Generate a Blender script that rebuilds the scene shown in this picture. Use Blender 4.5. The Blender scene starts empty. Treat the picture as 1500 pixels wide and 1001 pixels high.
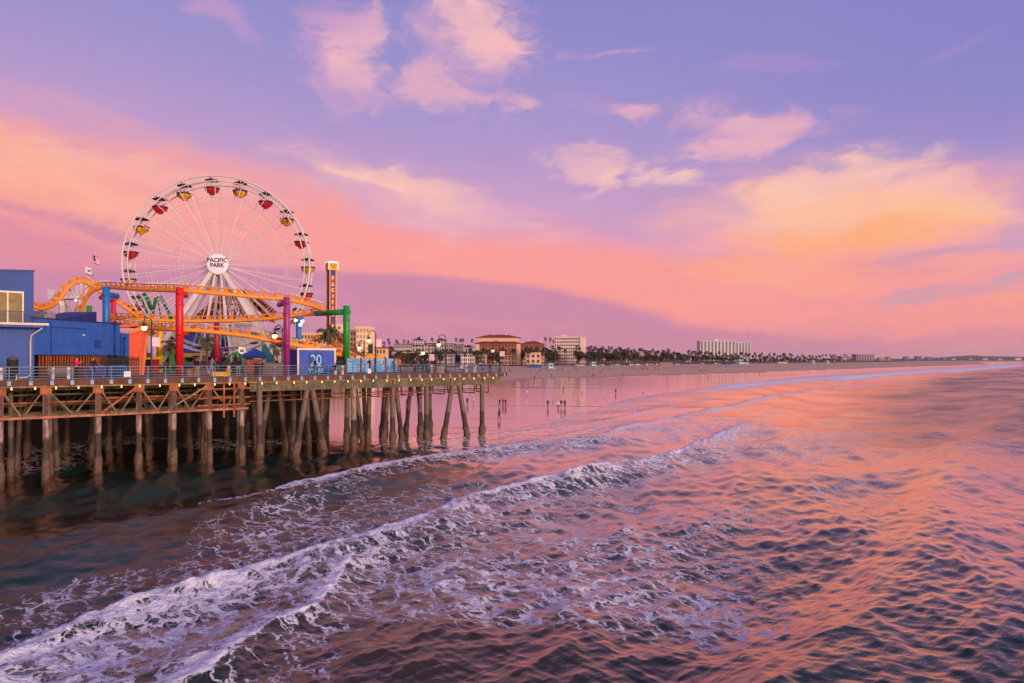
import bpy, bmesh, math, random
import numpy as np
from mathutils import Vector, Matrix, Euler
random.seed(7); RNG = np.random.default_rng(7)
SC = bpy.context.scene
COL = SC.collection
PI = math.pi
# ------------------------------------------------------------------ camera
HC = 11.5                      # eye height above the sea
F = 1000.0                     # focal length in photograph pixels (24 mm)
cam_d = bpy.data.cameras.new('camera'); CAM = bpy.data.objects.new('camera', cam_d); COL.objects.link(CAM)
CAM.location = (0, 0, HC); CAM.rotation_euler = (math.radians(90), 0, 0)
cam_d.sensor_width = 36; cam_d.lens = 24; cam_d.shift_y = 26.5/1500
cam_d.clip_start = 0.5; cam_d.clip_end = 60000
SC.camera = CAM
# ------------------------------------------------------------------ colours
def lin(c):
    return tuple(((v/255)/12.92 if v/255 <= .04045 else ((v/255+.055)/1.055)**2.4) for v in c)
def L4(c): return (*lin(c), 1)
# ------------------------------------------------------------------ exposure
SC.view_settings.view_transform = 'Standard'; SC.view_settings.look = 'None'
SC.view_settings.exposure = 0; SC.view_settings.gamma = 1
SC.view_settings.use_curve_mapping = False
# ------------------------------------------------------------------ node helper
class NT:
    def __init__(s, tree): s.t = tree; s.n = tree.nodes; s.l = tree.links
    def new(s, typ, **kw):
        n = s.n.new(typ)
        for k, v in kw.items(): setattr(n, k, v)
        return n
    def put(s, sock, v):
        if v is None: return
        if isinstance(v, bpy.types.NodeSocket): s.l.new(v, sock)
        else:
            if isinstance(v, (tuple, list)) and hasattr(sock.default_value, '__len__') and len(sock.default_value) == 4 and len(v) == 3: v = (*v, 1)
            sock.default_value = v
    def math(s, op, a, b=None, c=None, clamp=False):
        n = s.new('ShaderNodeMath', operation=op, use_clamp=clamp)
        s.put(n.inputs[0], a); s.put(n.inputs[1], b); s.put(n.inputs[2], c); return n.outputs[0]
    def vmath(s, op, a, b=None, scale=None):
        n = s.new('ShaderNodeVectorMath', operation=op); s.put(n.inputs[0], a); s.put(n.inputs[1], b)
        if scale is not None: s.put(n.inputs['Scale'], scale)
        return n.outputs['Value'] if op in ('LENGTH', 'DOT_PRODUCT', 'DISTANCE') else n.outputs['Vector']
    def rng(s, v, a, b, c=0., d=1., smooth=True):
        n = s.new('ShaderNodeMapRange', interpolation_type='SMOOTHSTEP' if smooth else 'LINEAR')
        for i, x in enumerate((v, a, b, c, d)): s.put(n.inputs[i], x)
        return n.outputs[0]
    def mix(s, f, a, b, blend='MIX'):
        n = s.new('ShaderNodeMix', data_type='RGBA', blend_type=blend)
        s.put(n.inputs['Factor'], f); s.put(n.inputs[6], a); s.put(n.inputs[7], b); return n.outputs[2]
    def mapping(s, v, loc=(0,0,0), rot=(0,0,0), scale=(1,1,1), kind='POINT'):
        n = s.new('ShaderNodeMapping', vector_type=kind); s.put(n.inputs[0], v)
        n.inputs[1].default_value = loc; n.inputs[2].default_value = rot; n.inputs[3].default_value = scale
        return n.outputs[0]
    def noise(s, v, scale=1., detail=4., rough=.5, dist=0., color=False, dim='3D'):
        n = s.new('ShaderNodeTexNoise', noise_dimensions=dim); s.put(n.inputs['Vector'], v)
        n.inputs['Scale'].default_value = scale; n.inputs['Detail'].default_value = detail
        n.inputs['Roughness'].default_value = rough; n.inputs['Distortion'].default_value = dist
        return n.outputs['Color' if color else 'Fac']
    def voronoi(s, v, scale=1., feature='DISTANCE_TO_EDGE', out='Distance', rnd=1.):
        n = s.new('ShaderNodeTexVoronoi', feature=feature); s.put(n.inputs['Vector'], v)
        n.inputs['Scale'].default_value = scale; n.inputs['Randomness'].default_value = rnd
        return n.outputs[out]
    def attr(s, name): return s.new('ShaderNodeAttribute', attribute_name=name).outputs['Fac']
    def ramp(s, v, stops, interp='LINEAR'):
        n = s.new('ShaderNodeValToRGB'); s.put(n.inputs[0], v); cr = n.color_ramp; cr.interpolation = interp
        while len(cr.elements) > 1: cr.elements.remove(cr.elements[-1])
        cr.elements[0].position = stops[0][0]; cr.elements[0].color = (*stops[0][1], 1)
        for p, c in stops[1:]:
            e = cr.elements.new(p); e.color = (*c, 1)
        return n.outputs[0]
# ------------------------------------------------------------------ world: a dusk sky opposite the sunset
SUN_EL, SUN_AZ = math.radians(5), math.radians(135)      # the sunset glow, behind the camera to the right (azimuth from +Y towards +X)
W = bpy.data.worlds.new('World'); SC.world = W; W.use_nodes = True
wt = NT(W.node_tree); wt.n.clear()
def build_sky():
    g = wt.new('ShaderNodeTexCoord').outputs['Generated']
    sx = wt.new('ShaderNodeSeparateXYZ'); wt.put(sx.inputs[0], g)
    az = wt.math('ARCTAN2', sx.outputs[0], sx.outputs[1]); el = wt.math('ARCSINE', sx.outputs[2])
    cb = wt.new('ShaderNodeCombineXYZ'); wt.put(cb.inputs[0], az); wt.put(cb.inputs[1], el); P = cb.outputs[0]
    # domain warp, stretched along the streak direction (down towards +azimuth)
    st = wt.mapping(P, rot=(0,0,math.radians(14)), scale=(1, 2.6, 1))
    def centred(c): return wt.vmath('SUBTRACT', c, (.5,.5,.5))
    w1 = wt.vmath('SCALE', centred(wt.noise(st, 2.6, 3, .55, color=True)), scale=.17)
    w2 = wt.vmath('SCALE', centred(wt.noise(st, 9., 4, .6, color=True)), scale=.07)
    w3 = wt.vmath('SCALE', centred(wt.noise(P, 34., 3, .6, color=True)), scale=.022)
    ww = wt.vmath('MULTIPLY', wt.vmath('ADD', wt.vmath('ADD', w1, w2), w3), (1.0, .62, 0))
    Q = wt.vmath('ADD', P, ww)
    fs = wt.noise(wt.vmath('ADD', wt.mapping(P, rot=(0,0,math.radians(16)), scale=(1, 3.6, 1)), w2), 6.5, 7, .62, .35)      # streaky
    fp = wt.noise(wt.vmath('ADD', wt.mapping(P, rot=(0,0,math.radians(-38)), scale=(1, 1.9, 1)), w2), 11, 7, .62, .9)         # wispy
    def az_el(u, v):
        a = math.atan((u-750)/F); return a, math.atan((527-v)/F*math.cos(a))
    # base vertical gradient (elevation in radians)
    def E(v): return math.atan((527-v)/F)
    sq = wt.new('ShaderNodeSeparateXYZ'); wt.put(sq.inputs[0], wt.vmath('ADD', P, wt.vmath('SCALE', ww, scale=.55)))
    tilt = wt.math('ADD', sq.outputs[1], wt.math('MULTIPLY', sq.outputs[0], .075))
    el01 = wt.math('MULTIPLY', tilt, 1/1.6, clamp=True)
    stops = [(0, (196,136,152)), (E(505), (208,140,160)), (E(460), (222,142,162)), (E(405), (240,150,162)), (E(350), (232,158,182)),
             (E(300), (208,160,198)), (E(240), (184,154,204)), (E(160), (162,148,205)), (E(60), (149,142,203)), (E(-40), (138,134,200)), (E(-250), (116,114,182)),
             (1.1, (84,92,156)), (1.57, (74,84,146))]
    col = wt.ramp(el01, [(e/1.6, lin(c)) for e, c in stops])
    # deeper blue towards the upper right
    col = wt.mix(wt.math('MULTIPLY', wt.rng(sq.outputs[0], .05, .75), wt.rng(sq.outputs[1], .12, .42)), col, L4((136,132,200)))
    def blob(u, v, ru, rv, rot, c, k, src=Q, tex=None, amp=.9, lo=.14, hi=.98, body=.55):
        nonlocal col
        a, e = az_el(u, v); ca = math.cos(a)
        q = wt.mapping(src, loc=(a, e, 0), rot=(0,0,math.radians(-rot)), scale=(ru/F*ca*ca*1.0, rv/F*ca, 1), kind='TEXTURE')
        d = wt.vmath('LENGTH', q)
        m = wt.math('SUBTRACT', 1., wt.rng(d, 0., 1.6, 0., 1.))
        if tex is not None:
            m = wt.math('ADD', m, wt.math('MULTIPLY', wt.math('SUBTRACT', tex, .5), wt.math('MULTIPLY', wt.rng(m, 0., .25), amp*2)))
        m = wt.rng(m, lo, hi, 0., k)
        if tex is not None and body: m = wt.math('MULTIPLY', m, wt.rng(fp if tex == fs else fs, .25, .68, 1-body, 1.))
        col = wt.mix(m, col, L4(c))
    B = blob
    # left-hand bank and its pink underside
    B(60, 262, 420, 74, 9, (252,168,150), 1., tex=fs, amp=.45, body=.25)
    B(330, 300, 360, 70, 12, (246,162,160), .9, tex=fs, amp=.45, body=.3)
    B(60, 250, 260, 34, 8, (255,184,158), .8, tex=fs, amp=.8)
    B(230, 262, 240, 14, 9, (250,190,176), .6, tex=fs, amp=1.)
    B(90, 318, 220, 15, 8, (206,138,170), .9, tex=fs, amp=.9)
    B(40, 345, 160, 10, 8, (206,138,170), .6, tex=fs, amp=.9)
    B(120, 402, 460, 62, 4, (224,142,164), .75, tex=fs, amp=.25, body=.2)
    B(470, 352, 300, 44, 11, (252,158,154), .8, tex=fs, amp=.35, body=.2)
    # broad pink band towards the right
    B(760, 398, 440, 46, 7, (254,158,152), .9, tex=fs, amp=.3, body=.2)
    B(1130, 432, 480, 54, 4, (252,158,150), .9, tex=fs, amp=.3, body=.2)
    # pale cloud of the middle
    B(600, 300, 240, 46, 12, (236,178,190), .9, tex=fs, amp=.8, body=.4)
    B(560, 268, 170, 22, 9, (250,196,182), .9, tex=fp, amp=.9)
    B(640, 300, 150, 22, 14, (246,188,184), .8, tex=fp, amp=.9)
    B(500, 262, 120, 9, 11, (252,200,184), .7, tex=fs, amp=1.1)
    B(480, 290, 110, 14, 16, (214,166,194), .6, tex=fs, amp=.9)
    B(745, 315, 90, 22, 12, (228,172,196), .8, tex=fs, amp=.9)
    # low mauve bank with its clear upper edge
    B(450, 535, 760, 162, 0, (204,136,168), .92, amp=.05, tex=fs, lo=.40, hi=.48, body=0, src=wt.vmath('ADD', P, wt.vmath('SCALE', w2, scale=.25)))
    B(900, 492, 460, 30, 3, (208,138,164), .9, amp=.15, tex=fs, lo=.3, hi=.6, body=.2)
    B(640, 470, 220, 10, 3, (222,146,168), .6, tex=fs, amp=1.)
    # high wisps
    B(520, 78, 70, 78, 30, (220,166,200), .85, tex=fp, amp=1.1)
    B(545, 58, 62, 42, -20, (242,186,194), .85, tex=fp, amp=1.2)
    B(500, 20, 80, 26, 10, (214,160,200), .8, tex=fp, amp=1.1)
    B(560, 130, 60, 20, 20, (222,170,196), .6, tex=fp, amp=1.1)
    B(690, 66, 105, 96, 20, (218,166,198), .85, tex=fp, amp=1.1)
    B(700, 22, 84, 40, 25, (254,196,188), .9, tex=fp, amp=1.)
    B(720, 60, 60, 40, 20, (244,186,192), .8, tex=fp, amp=1.1)
    B(650, 110, 46, 62, 5, (236,180,192), .7, tex=fp, amp=1.1)
    B(712, 150, 72, 13, 12, (234,176,192), .85, tex=fp, amp=.9)
    B(330, 18, 80, 26, 25, (206,156,202), .7, tex=fp, amp=.9)
    B(890, 66, 60, 8, -14, (206,156,200), .7, tex=fp, amp=1.)
    B(925, 180, 38, 15, 8, (244,178,190), .85, tex=fp, amp=1.1)
    B(870, 176, 60, 14, 4, (206,156,200), .2, tex=fp, amp=1.1)
    B(1085, 184, 140, 36, 2, (220,164,196), .9, tex=fp, amp=1.05)
    B(1075, 176, 90, 16, 2, (238,182,192), .6, tex=fp, amp=1.1)
    B(1060, 218, 90, 18, -10, (240,182,190), .8, tex=fp, amp=1.1)
    B(1120, 85, 100, 22, 5, (176,146,202), .5, tex=fp, amp=1.)
    B(1390, 60, 60, 14, -20, (170,144,204), .5, tex=fp, amp=1.)
    B(890, 245, 110, 20, 8, (246,190,190), .9, tex=fp, amp=1.1)
    B(900, 262, 60, 12, -14, (250,198,190), .7, tex=fp, amp=1.1)
    B(990, 266, 56, 15, 4, (253,206,194), .95, tex=fp, amp=.9)
    B(935, 322, 130, 34, 6, (196,158,198), .7, tex=fs, amp=.4)
    # the large lit cloud on the right
    B(1235, 330, 330, 105, 4, (248,172,170), 1., tex=fs, amp=.5, body=.3)
    B(1190, 300, 190, 62, 0, (252,190,172), .95, tex=fs, amp=.5, body=.3)
    B(1215, 250, 150, 30, -6, (252,200,182), .95, tex=fp, amp=.8)
    B(1300, 262, 90, 40, 24, (252,196,184), .95, tex=fp, amp=.8)
    B(1380, 310, 100, 26, 22, (246,188,186), .8, tex=fp, amp=.9)
    B(1240, 312, 230, 44, 6, (255,194,158), .8, tex=fs, amp=.6, body=.35)
    B(1335, 322, 90, 30, 4, (255,198,138), .7, tex=fs, amp=.8)
    B(1240, 352, 190, 34, 2, (255,174,128), .9, tex=fs, amp=.9)
    B(1180, 398, 260, 34, 4, (254,166,136), .9, tex=fs, amp=.6)
    B(1060, 300, 60, 18, 5, (208,164,196), .7, tex=fs, amp=.8)
    B(1350, 388, 110, 13, -4, (206,154,176), .95, tex=fs, amp=.8)
    B(1300, 402, 60, 8, 4, (210,154,176), .7, tex=fs, amp=.8)
    B(1480, 360, 90, 26, -6, (196,158,190), .8, tex=fs, amp=.6)
    B(1440, 395, 140, 12, -9, (252,168,150), .8, tex=fs, amp=.8)
    B(1400, 436, 150, 13, -4, (206,156,176), .9, tex=fs, amp=.7)
    B(1490, 418, 90, 8, -8, (200,164,186), .7, tex=fs, amp=.6)
    B(1480, 440, 90, 16, -3, (253,166,138), .8, tex=fs, amp=.7)
    B(1380, 474, 260, 20, -1, (248,156,148), .8, tex=fs, amp=.5)
    B(1450, 512, 300, 16, 0, (222,150,152), .7, tex=fs, amp=.3)
    # fine streaks over everything low down
    col = wt.mix(wt.math('MULTIPLY', wt.rng(fs, .52, .8, 0., .16), wt.rng(sq.outputs[1], .45, .1)), col, L4((255,206,196)))
    col = wt.mix(wt.math('MULTIPLY', wt.rng(fs, .46, .24, 0., .22), wt.rng(sq.outputs[1], .45, .1)), col, L4((190,130,176)))
    # the bright western half of the sky, behind the camera
    back = wt.vmath('DOT_PRODUCT', g, (math.sin(SUN_AZ), math.cos(SUN_AZ), .12))
    glow = wt.math('MULTIPLY', wt.rng(back, .2, .95), wt.rng(el, .75, .05))
    col = wt.mix(glow, col, (2.9, 1.75, 1.2, 1))
    below = wt.rng(el, -.02, -.2); col = wt.mix(below, col, L4((90,66,84)))
    # Sky Texture: the clear-air part of the light
    ns = wt.new('ShaderNodeTexSky', sky_type='NISHITA'); ns.sun_disc = False; ns.sun_elevation = SUN_EL; ns.sun_rotation = SUN_AZ
    b1 = wt.new('ShaderNodeBackground'); wt.put(b1.inputs[0], col); b1.inputs[1].default_value = 1.04
    b2 = wt.new('ShaderNodeBackground'); wt.put(b2.inputs[0], ns.outputs[0]); b2.inputs[1].default_value = .05
    ad = wt.new('ShaderNodeMixShader'); ad.inputs[0].default_value = .05; wt.l.new(b1.outputs[0], ad.inputs[1]); wt.l.new(b2.outputs[0], ad.inputs[2])
    out = wt.new('ShaderNodeOutputWorld'); wt.l.new(ad.outputs[0], out.inputs[0])
build_sky()
W.cycles.sampling_method = 'NONE'
SC.cycles.max_bounces = 5; SC.cycles.diffuse_bounces = 2; SC.cycles.glossy_bounces = 3; SC.cycles.transmission_bounces = 3; SC.cycles.transparent_max_bounces = 6
SC.cycles.use_adaptive_sampling = True; SC.cycles.adaptive_threshold = .015
# ------------------------------------------------------------------ the last sun, low in the west
sd_ = bpy.data.lights.new('sun', 'SUN'); sd_.energy = 2.0; sd_.angle = math.radians(14); sd_.color = (1., .78, .65)
SUN = bpy.data.objects.new('sun', sd_); COL.objects.link(SUN)
SUN.rotation_euler = Vector((-math.sin(SUN_AZ)*math.cos(math.radians(9)), -math.cos(SUN_AZ)*math.cos(math.radians(9)), -math.sin(math.radians(9)))).to_track_quat('-Z', 'Y').to_euler()

# ------------------------------------------------------------------ numpy noise
def vnoise(x, y, seed=0):
    xi = np.floor(x).astype(np.int64); yi = np.floor(y).astype(np.int64); fx = x-xi; fy = y-yi
    fx = fx*fx*fx*(fx*(fx*6-15)+10); fy = fy*fy*fy*(fy*(fy*6-15)+10)
    def h(i, j):
        n = (i*374761393 + j*668265263 + seed*2147483647) & 0xffffffff
        n = ((n ^ (n >> 13))*1274126177) & 0xffffffff
        return ((n ^ (n >> 16)) & 0xffff)/65535.
    a = h(xi, yi); b = h(xi+1, yi); c = h(xi, yi+1); d = h(xi+1, yi+1)
    return (a*(1-fx)+b*fx)*(1-fy)+(c*(1-fx)+d*fx)*fy
def fbm(x, y, o=4, seed=0, g=.5):
    s = 0; a = 1; t = 0
    for k in range(o):
        s = s+a*vnoise(x*2**k+17.3*k, y*2**k-9.1*k, seed+k); t += a; a *= g
    return s/t
def sstep(a, b, x):
    t = np.clip((x-a)/(b-a), 0, 1); return t*t*(3-2*t)
def sdist(x, y, poly, vals=None):
    """signed distance to a polyline (left of its direction positive) and interpolated values along it"""
    best = np.full(np.shape(x), 1e18); sg = np.zeros(np.shape(x)); vv = None if vals is None else np.zeros(np.shape(x))
    tt = np.zeros(np.shape(x)); acc = 0
    for i in range(len(poly)-1):
        ax, ay = poly[i]; bx, by = poly[i+1]; dx, dy = bx-ax, by-ay; l2 = dx*dx+dy*dy; l = math.sqrt(l2)
        t = np.clip(((x-ax)*dx+(y-ay)*dy)/l2, 0, 1); qx = x-ax-t*dx; qy = y-ay-t*dy; d2 = qx*qx+qy*qy
        c = (dx*(y-ay)-dy*(x-ax))/l
        m = (d2 < best*(1-1e-9)-1e-12) | ((d2 <= best*(1+1e-9)+1e-9) & (np.abs(c) > np.abs(sg))); best = np.where(m, d2, best)
        sg = np.where(m, c, sg)
        tt = np.where(m, acc+t*l, tt)
        if vals is not None: vv = np.where(m, vals[i]*(1-t)+vals[i+1]*t, vv)
        acc += l
    sg = np.where(sg >= 0, 1., -1.)
    return (np.sqrt(best)*sg, tt, vv) if vals is not None else (np.sqrt(best)*sg, tt)
def nsd(x, y, poly, vals=None, pad=45):
    """sdist, worked out only near the polyline"""
    px = [p[0] for p in poly]; py = [p[1] for p in poly]
    m = (x > min(px)-pad) & (x < max(px)+pad) & (y > min(py)-pad) & (y < max(py)+pad)
    r = sdist(x[m], y[m], poly, vals); out = []
    for a, fill in zip(r, (1e4, 0, 0 if vals is None else vals[0])):
        b = np.full(x.shape, float(fill)); b[m] = a; out.append(b)
    return tuple(out)
def gp(u, v, z):                                       # point of the photograph on the level z
    D = (HC-z)/((v-527)/F); return ((u-750)/F*D, D)
# ------------------------------------------------------------------ shore geometry
SWASH = [(-420, 135), (-80, 92)] + [gp(u, v, 1.6) for u, v in ((478,645),(600,640),(665,634),(735,629),(800,620),(822,612),(856,603),(905,590),(940,581),(1000,573),(1080,562),(1180,552),(1290,544),(1400,538),(1450,535.6))] + [(1720,2300),(3200,3700),(9500,7600)]
DRY = [(-420, 330), (-120, 290)] + [gp(u, v, 2.6) for u, v in ((690,564),(740,560),(790,556.5),(860,553.5),(930,552),(990,549.5),(1050,548.),(1110,545.8),(1180,543.),(1240,540.6),(1320,537.8),(1400,535.2),(1450,533.6))] + [(1700,2500),(3100,3850),(9300,7800)]
def water_level(x, y):
    ds = sdist(x, y, SWASH)[0]
    return np.where(ds < 0, 1.6*(1-sstep(0, 46, -ds)), 1.6-.06*ds), ds
def ground_z(x, y):
    ds = sdist(x, y, SWASH)[0]; dd = sdist(x, y, DRY)[0]
    t = np.clip(ds/np.maximum(ds-dd, 1e-3), 0, 1)
    z = np.where(ds < 0, np.maximum(1.6+.09*ds, -6), np.where(dd < 0, 1.6+1.0*t, 2.6+2.5*sstep(-10, 62, dd)+1.2*sstep(60, 160, dd)+3.5*sstep(200, 420, dd)))
    return z, ds, dd
def gp_w(u, v):
    z = 0.
    for _ in range(12):
        x, y = gp(u, v, z); z = float(water_level(np.array([x]), np.array([y]))[0][0])
    return gp(u, v, z)
def gp_g(u, v, far=6000):                                # point of the photograph on the ground: march along the sight line
    D = np.geomspace(40, far, 4000); x = (u-750)/F*D; zz = HC-(v-527)/F*D
    g = ground_z(x, D)[0]; i = int(np.argmax(zz <= g)); i = i if zz[i] <= g[i] else len(D)-1
    return (float(x[i]), float(D[i]), float(g[i]))
def grid_mesh(name, X, Y, Z, attrs=None, keep=None):
    nr, nc = X.shape; me = bpy.data.meshes.new(name)
    co = np.stack([X, Y, Z], -1).reshape(-1, 3).astype(np.float32)
    i = np.arange(nr*nc).reshape(nr, nc); q = np.stack([i[:-1,:-1], i[:-1,1:], i[1:,1:], i[1:,:-1]], -1).reshape(-1, 4)
    if keep is not None:
        k = keep.reshape(-1)[q].any(1); q = q[k]
    me.vertices.add(len(co)); me.vertices.foreach_set('co', co.ravel())
    me.loops.add(q.size); me.loops.foreach_set('vertex_index', q.ravel().astype(np.int32))
    me.polygons.add(len(q)); me.polygons.foreach_set('loop_start', np.arange(0, q.size, 4, dtype=np.int32))
    me.polygons.foreach_set('loop_total', np.full(len(q), 4, np.int32)); me.polygons.foreach_set('use_smooth', np.ones(len(q), bool))
    for n, a in (attrs or {}).items():
        at = me.attributes.new(n, 'FLOAT', 'POINT'); at.data.foreach_set('value', a.reshape(-1).astype(np.float32))
    me.update(); me.validate(); return me
def fan(r, a0, a1, n):
    a = np.radians(np.linspace(a0, a1, n)); R, A = np.meshgrid(r, a, indexing='ij'); return R*np.sin(A), R*np.cos(A)

# ------------------------------------------------------------------ sea
MAIN = [gp_w(u, v) for u, v in ((-700,1210),(-120,1012),(0,975),(100,924),(200,884),(320,852),(440,820),(520,800),(600,775),(678,738),(760,718),(811,707),(852,699),(910,682),(997,664),(1055,636),(1107,617))]
MAIN_T = [8.,8.,8.,8.,8.,7.5,7,5.5,5,4.5,4.5,4.5,4.5,5,5.5,6,5]     # width of the foam that trails the crest, metres
SEC = [gp_w(u, v) for u, v in ((-300,850),(60,790),(200,752),(350,722),(446,705),(545,686),(678,664),(771,653),(875,644),(910,631),(968,616),(1026,603),(1080,592),(1142,578),(1200,570),(1290,561),(1380,552))]
SEC_K = [0,0,.0,.55,.95,.95,.8,.7,.6,.75,.8,.8,.75,.7,.6,.5,.3]
LIP = [gp_w(u, v) for u, v in ((-500,1260),(60,1120),(200,1040),(292,1001),(340,960),(400,922),(460,896),(492,858),(516,828))]
SWL = [gp_w(u, v) for u, v in ((900,1500),(1080,1150),(1205,1001),(1228,950),(1270,922),(1374,790),(1386,690),(1440,640),(1500,605))]
SW2 = [gp_w(u, v) for u, v in ((1300,1250),(1480,960),(1560,800),(1560,690),(1650,620))]
FAR = [[gp_w(u, v) for u, v in pts] for pts in (((1180,560),(1260,552),(1330,546),(1400,541)), ((1000,575),(1100,563),(1190,555),(1280,549)), ((1360,548),(1420,541),(1470,537),(1500,534)))]
THIN = [[gp_w(u, v) for u, v in pts] for pts in (((560,652),(640,646),(735,634),(800,628),(872,622)), ((820,626),(880,618),(960,600),(1010,590),(1060,584)), ((590,664),(700,655),(820,640),(900,622)))]
def build_sea():
    r = 1/np.linspace(1/13., 1/420., 660); r = np.concatenate([r, 1/np.linspace(1/420., 1/3000., 70)[1:], np.geomspace(3000, 16000, 10)[1:]])
    X, Y = fan(r, -46, 47, 1250)
    W0, ds = water_level(X, Y); sp = np.gradient(r)[:, None]*np.ones_like(X)
    dep = -ds; calm = .14+.86*sstep(2, 22, dep)
    Z = np.zeros_like(X); DX = np.zeros_like(X); DY = np.zeros_like(X)
    rg = np.random.default_rng(3); th0 = math.atan2(.57, -.82)     # travel towards the shore
    for k in range(64):
        lam = .45*1.062**k*1.12 if k < 60 else 16; lam = .42*(30/.42)**(k/63)
        th = th0+rg.normal()*(.75 if lam < 4 else .42); kk = 2*PI/lam
        amp = .0038*lam**.95*(1.75 if lam < 2.6 else 1.25 if lam < 9 else 1.); ph = rg.uniform(0, 2*PI)
        w = sstep(lam*.62, lam*.28, sp)*amp
        a = kk*(X*math.cos(th)+Y*math.sin(th))+ph+2.2*(vnoise(X/(lam*5)+k*3.7, Y/(lam*5), 40+k)-.5)
        w = w*(.35+1.3*vnoise(X/(lam*3.3)+k, Y/(lam*3.3)-k, 90+k))
        Z += w*np.cos(a); DX -= .8*w*math.cos(th)*np.sin(a); DY -= .8*w*math.sin(th)*np.sin(a)
    Z *= calm; DX *= calm; DY *= calm
    foam = np.zeros_like(X)
    wob = (fbm(X/7., Y/7., 3, 5)-.5)*2
    # main breaker
    d, t, tw = nsd(X+wob*.5, Y+wob*.5, MAIN, MAIN_T); back = -d      # seaward of the crest
    end = sstep(MAIN_end()-1, MAIN_end()-14, t)
    up = np.where(back < 0, np.exp(-(back/.75)**2), np.exp(-(back/2.8)**2))
    lump = fbm(X*1.3, Y*1.3, 5, 11, .6)
    Z += end*(.52*up + .38*(lump-.42)*np.where(back < 0, np.exp(-(back/.9)**2), np.exp(-(back/3.)**2))*np.minimum(1, 2.2-t*0))
    Z += (1-end)*.55*np.exp(-(d/2.4)**2)*sstep(MAIN_end()+.1, MAIN_end()-2, t)
    foam = np.maximum(foam, end*np.where(back < 0, np.exp(-(back/.55)**2), (.52+.85*(fbm(X/1.6, Y/1.6, 4, 61)-.4))*np.exp(-(back/tw)**2.)))
    foam = np.maximum(foam, end*.40*sstep(tw*2.4, tw*.7, back)*(back > 0))
    foam = np.maximum(foam, end*(.75+.5*fbm(X/.9, Y/.9, 3, 63))*np.exp(-((back-.2)/.6)**2))
    # inner breaker
    d, t, kf = nsd(X+wob*.4, Y+wob*.4, SEC, SEC_K); back = -d; kk2 = np.clip(kf, 0, 1)
    Z += (.12+.25*kk2)*np.where(back < 0, np.exp(-(back/.5)**2), np.exp(-(back/2.2)**2)) + kk2*.14*(lump-.45)*np.exp(-(back/1.6)**2)
    foam = np.maximum(foam, kk2*np.where(back < 0, np.exp(-(back/.5)**2), 1.0*np.exp(-(back/(.5+.016*Y))**1.5)))
    foam = np.maximum(foam, .30*kk2*sstep(9, 1, back)*(back > 0))
    # foam lip bottom left
    d, t = nsd(X+wob*.5, Y+wob*.5, LIP); b2 = d
    lipk = sstep(1.5, 10, t)*1.0
    Z += .34*np.where(b2 < 0, np.exp(-(b2/1.1)**2), np.exp(-(b2/2.4)**2)) + .14*(lump-.45)*np.exp(-(b2/1.5)**2)
    foam = np.maximum(foam, np.where(b2 < 0, np.exp(-(b2/.35)**2), .9*np.exp(-(b2/1.7)**1.5)))
    # swells of the right
    d, t = nsd(X, Y, SWL); Z += .95*np.where(d > 0, np.exp(-(d/2.4)**2), np.exp(-(d/5.)**2))*sstep(400, 150, Y)
    d, t = nsd(X, Y, SW2); Z += .5*np.where(d > 0, np.exp(-(d/3.)**2), np.exp(-(d/6.)**2))
    for k, pl in enumerate(FAR):
        d, t = nsd(X+wob*1.2, Y, pl); L = sdist(np.array([pl[-1][0]]), np.array([pl[-1][1]]), pl)[1][0]
        foam = np.maximum(foam, 1.15*np.exp(-(d/(4.+.014*Y))**2)*sstep(0, L*.12, t)*sstep(L, L*.8, t))
        Z += .3*np.exp(-(d/3.)**2)*sstep(0, L*.12, t)
    for k, pl in enumerate(THIN):
        d, t = nsd(X+wob*.6, Y+wob*.6, pl); L = sdist(np.array([pl[-1][0]]), np.array([pl[-1][1]]), pl)[1][0]
        e = sstep(0, L*.15, t)*sstep(L, L*.85, t)
        foam = np.maximum(foam, .75*e*np.exp(-(d/.35)**2)); Z += .09*e*np.exp(-(d/.5)**2)
    # patches of old foam, given by where they lie in the photograph
    def patch(u, v, ru, rv, k, rot=0):
        nonlocal foam
        V = 527+F*HC/np.maximum(Y, 1)                      # bearing and depression of each point seen from the pier head
        U = 750+F*X/np.maximum(Y, 1)
        c, s = math.cos(math.radians(rot)), math.sin(math.radians(rot))
        a = ((U-u)*c+(V-v)*s)/ru; b = (-(U-u)*s+(V-v)*c)/rv
        foam = np.maximum(foam, (k+.05)*np.exp(-(a*a+b*b)**1.5))
    for a in ((250,905,230,75,.54,-20), (100,965,200,60,.66,-15), (520,800,240,26,.42,-8), (430,775,170,50,.34,-10), (620,745,140,26,.28,-8),
              (640,850,170,42,.5,-6), (780,860,250,60,.46,6), (930,870,240,62,.48,10), (900,800,260,42,.4,8), (1040,900,130,40,.46,14), (760,900,200,28,.4,4),
              (600,905,130,26,.34,4), (1000,760,200,32,.3,4), (1180,660,120,30,.36,-10), (800,670,180,14,.42,-6), (1000,640,150,16,.42,-8), (880,640,120,12,.42,-5),
              (60,690,80,22,.42,-4), (150,668,160,8,.42,-6), (370,665,120,14,.42,-3), (110,870,160,30,.36,-14), (1250,720,100,40,.2,0)):
        patch(*a)
    swz = sstep(30, 2, dep)*(dep > 0)*sstep(-30, 0, X)*.43; foam = np.maximum(foam, swz)
    foam = np.maximum(foam, .8*np.exp(-((dep-.5)/.5)**2)*sstep(-30, 0, X))
    # sediment: brown shallow water in the middle foreground
    U = 750+F*X/np.maximum(Y, 1); V = 527+F*HC/np.maximum(Y, 1)
    turb = np.exp(-(((U-620)/330)**2+((V-960)/110)**2)**1.2)*.9+.35*np.exp(-(((U-1000)/260)**2+((V-800)/120)**2))
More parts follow.
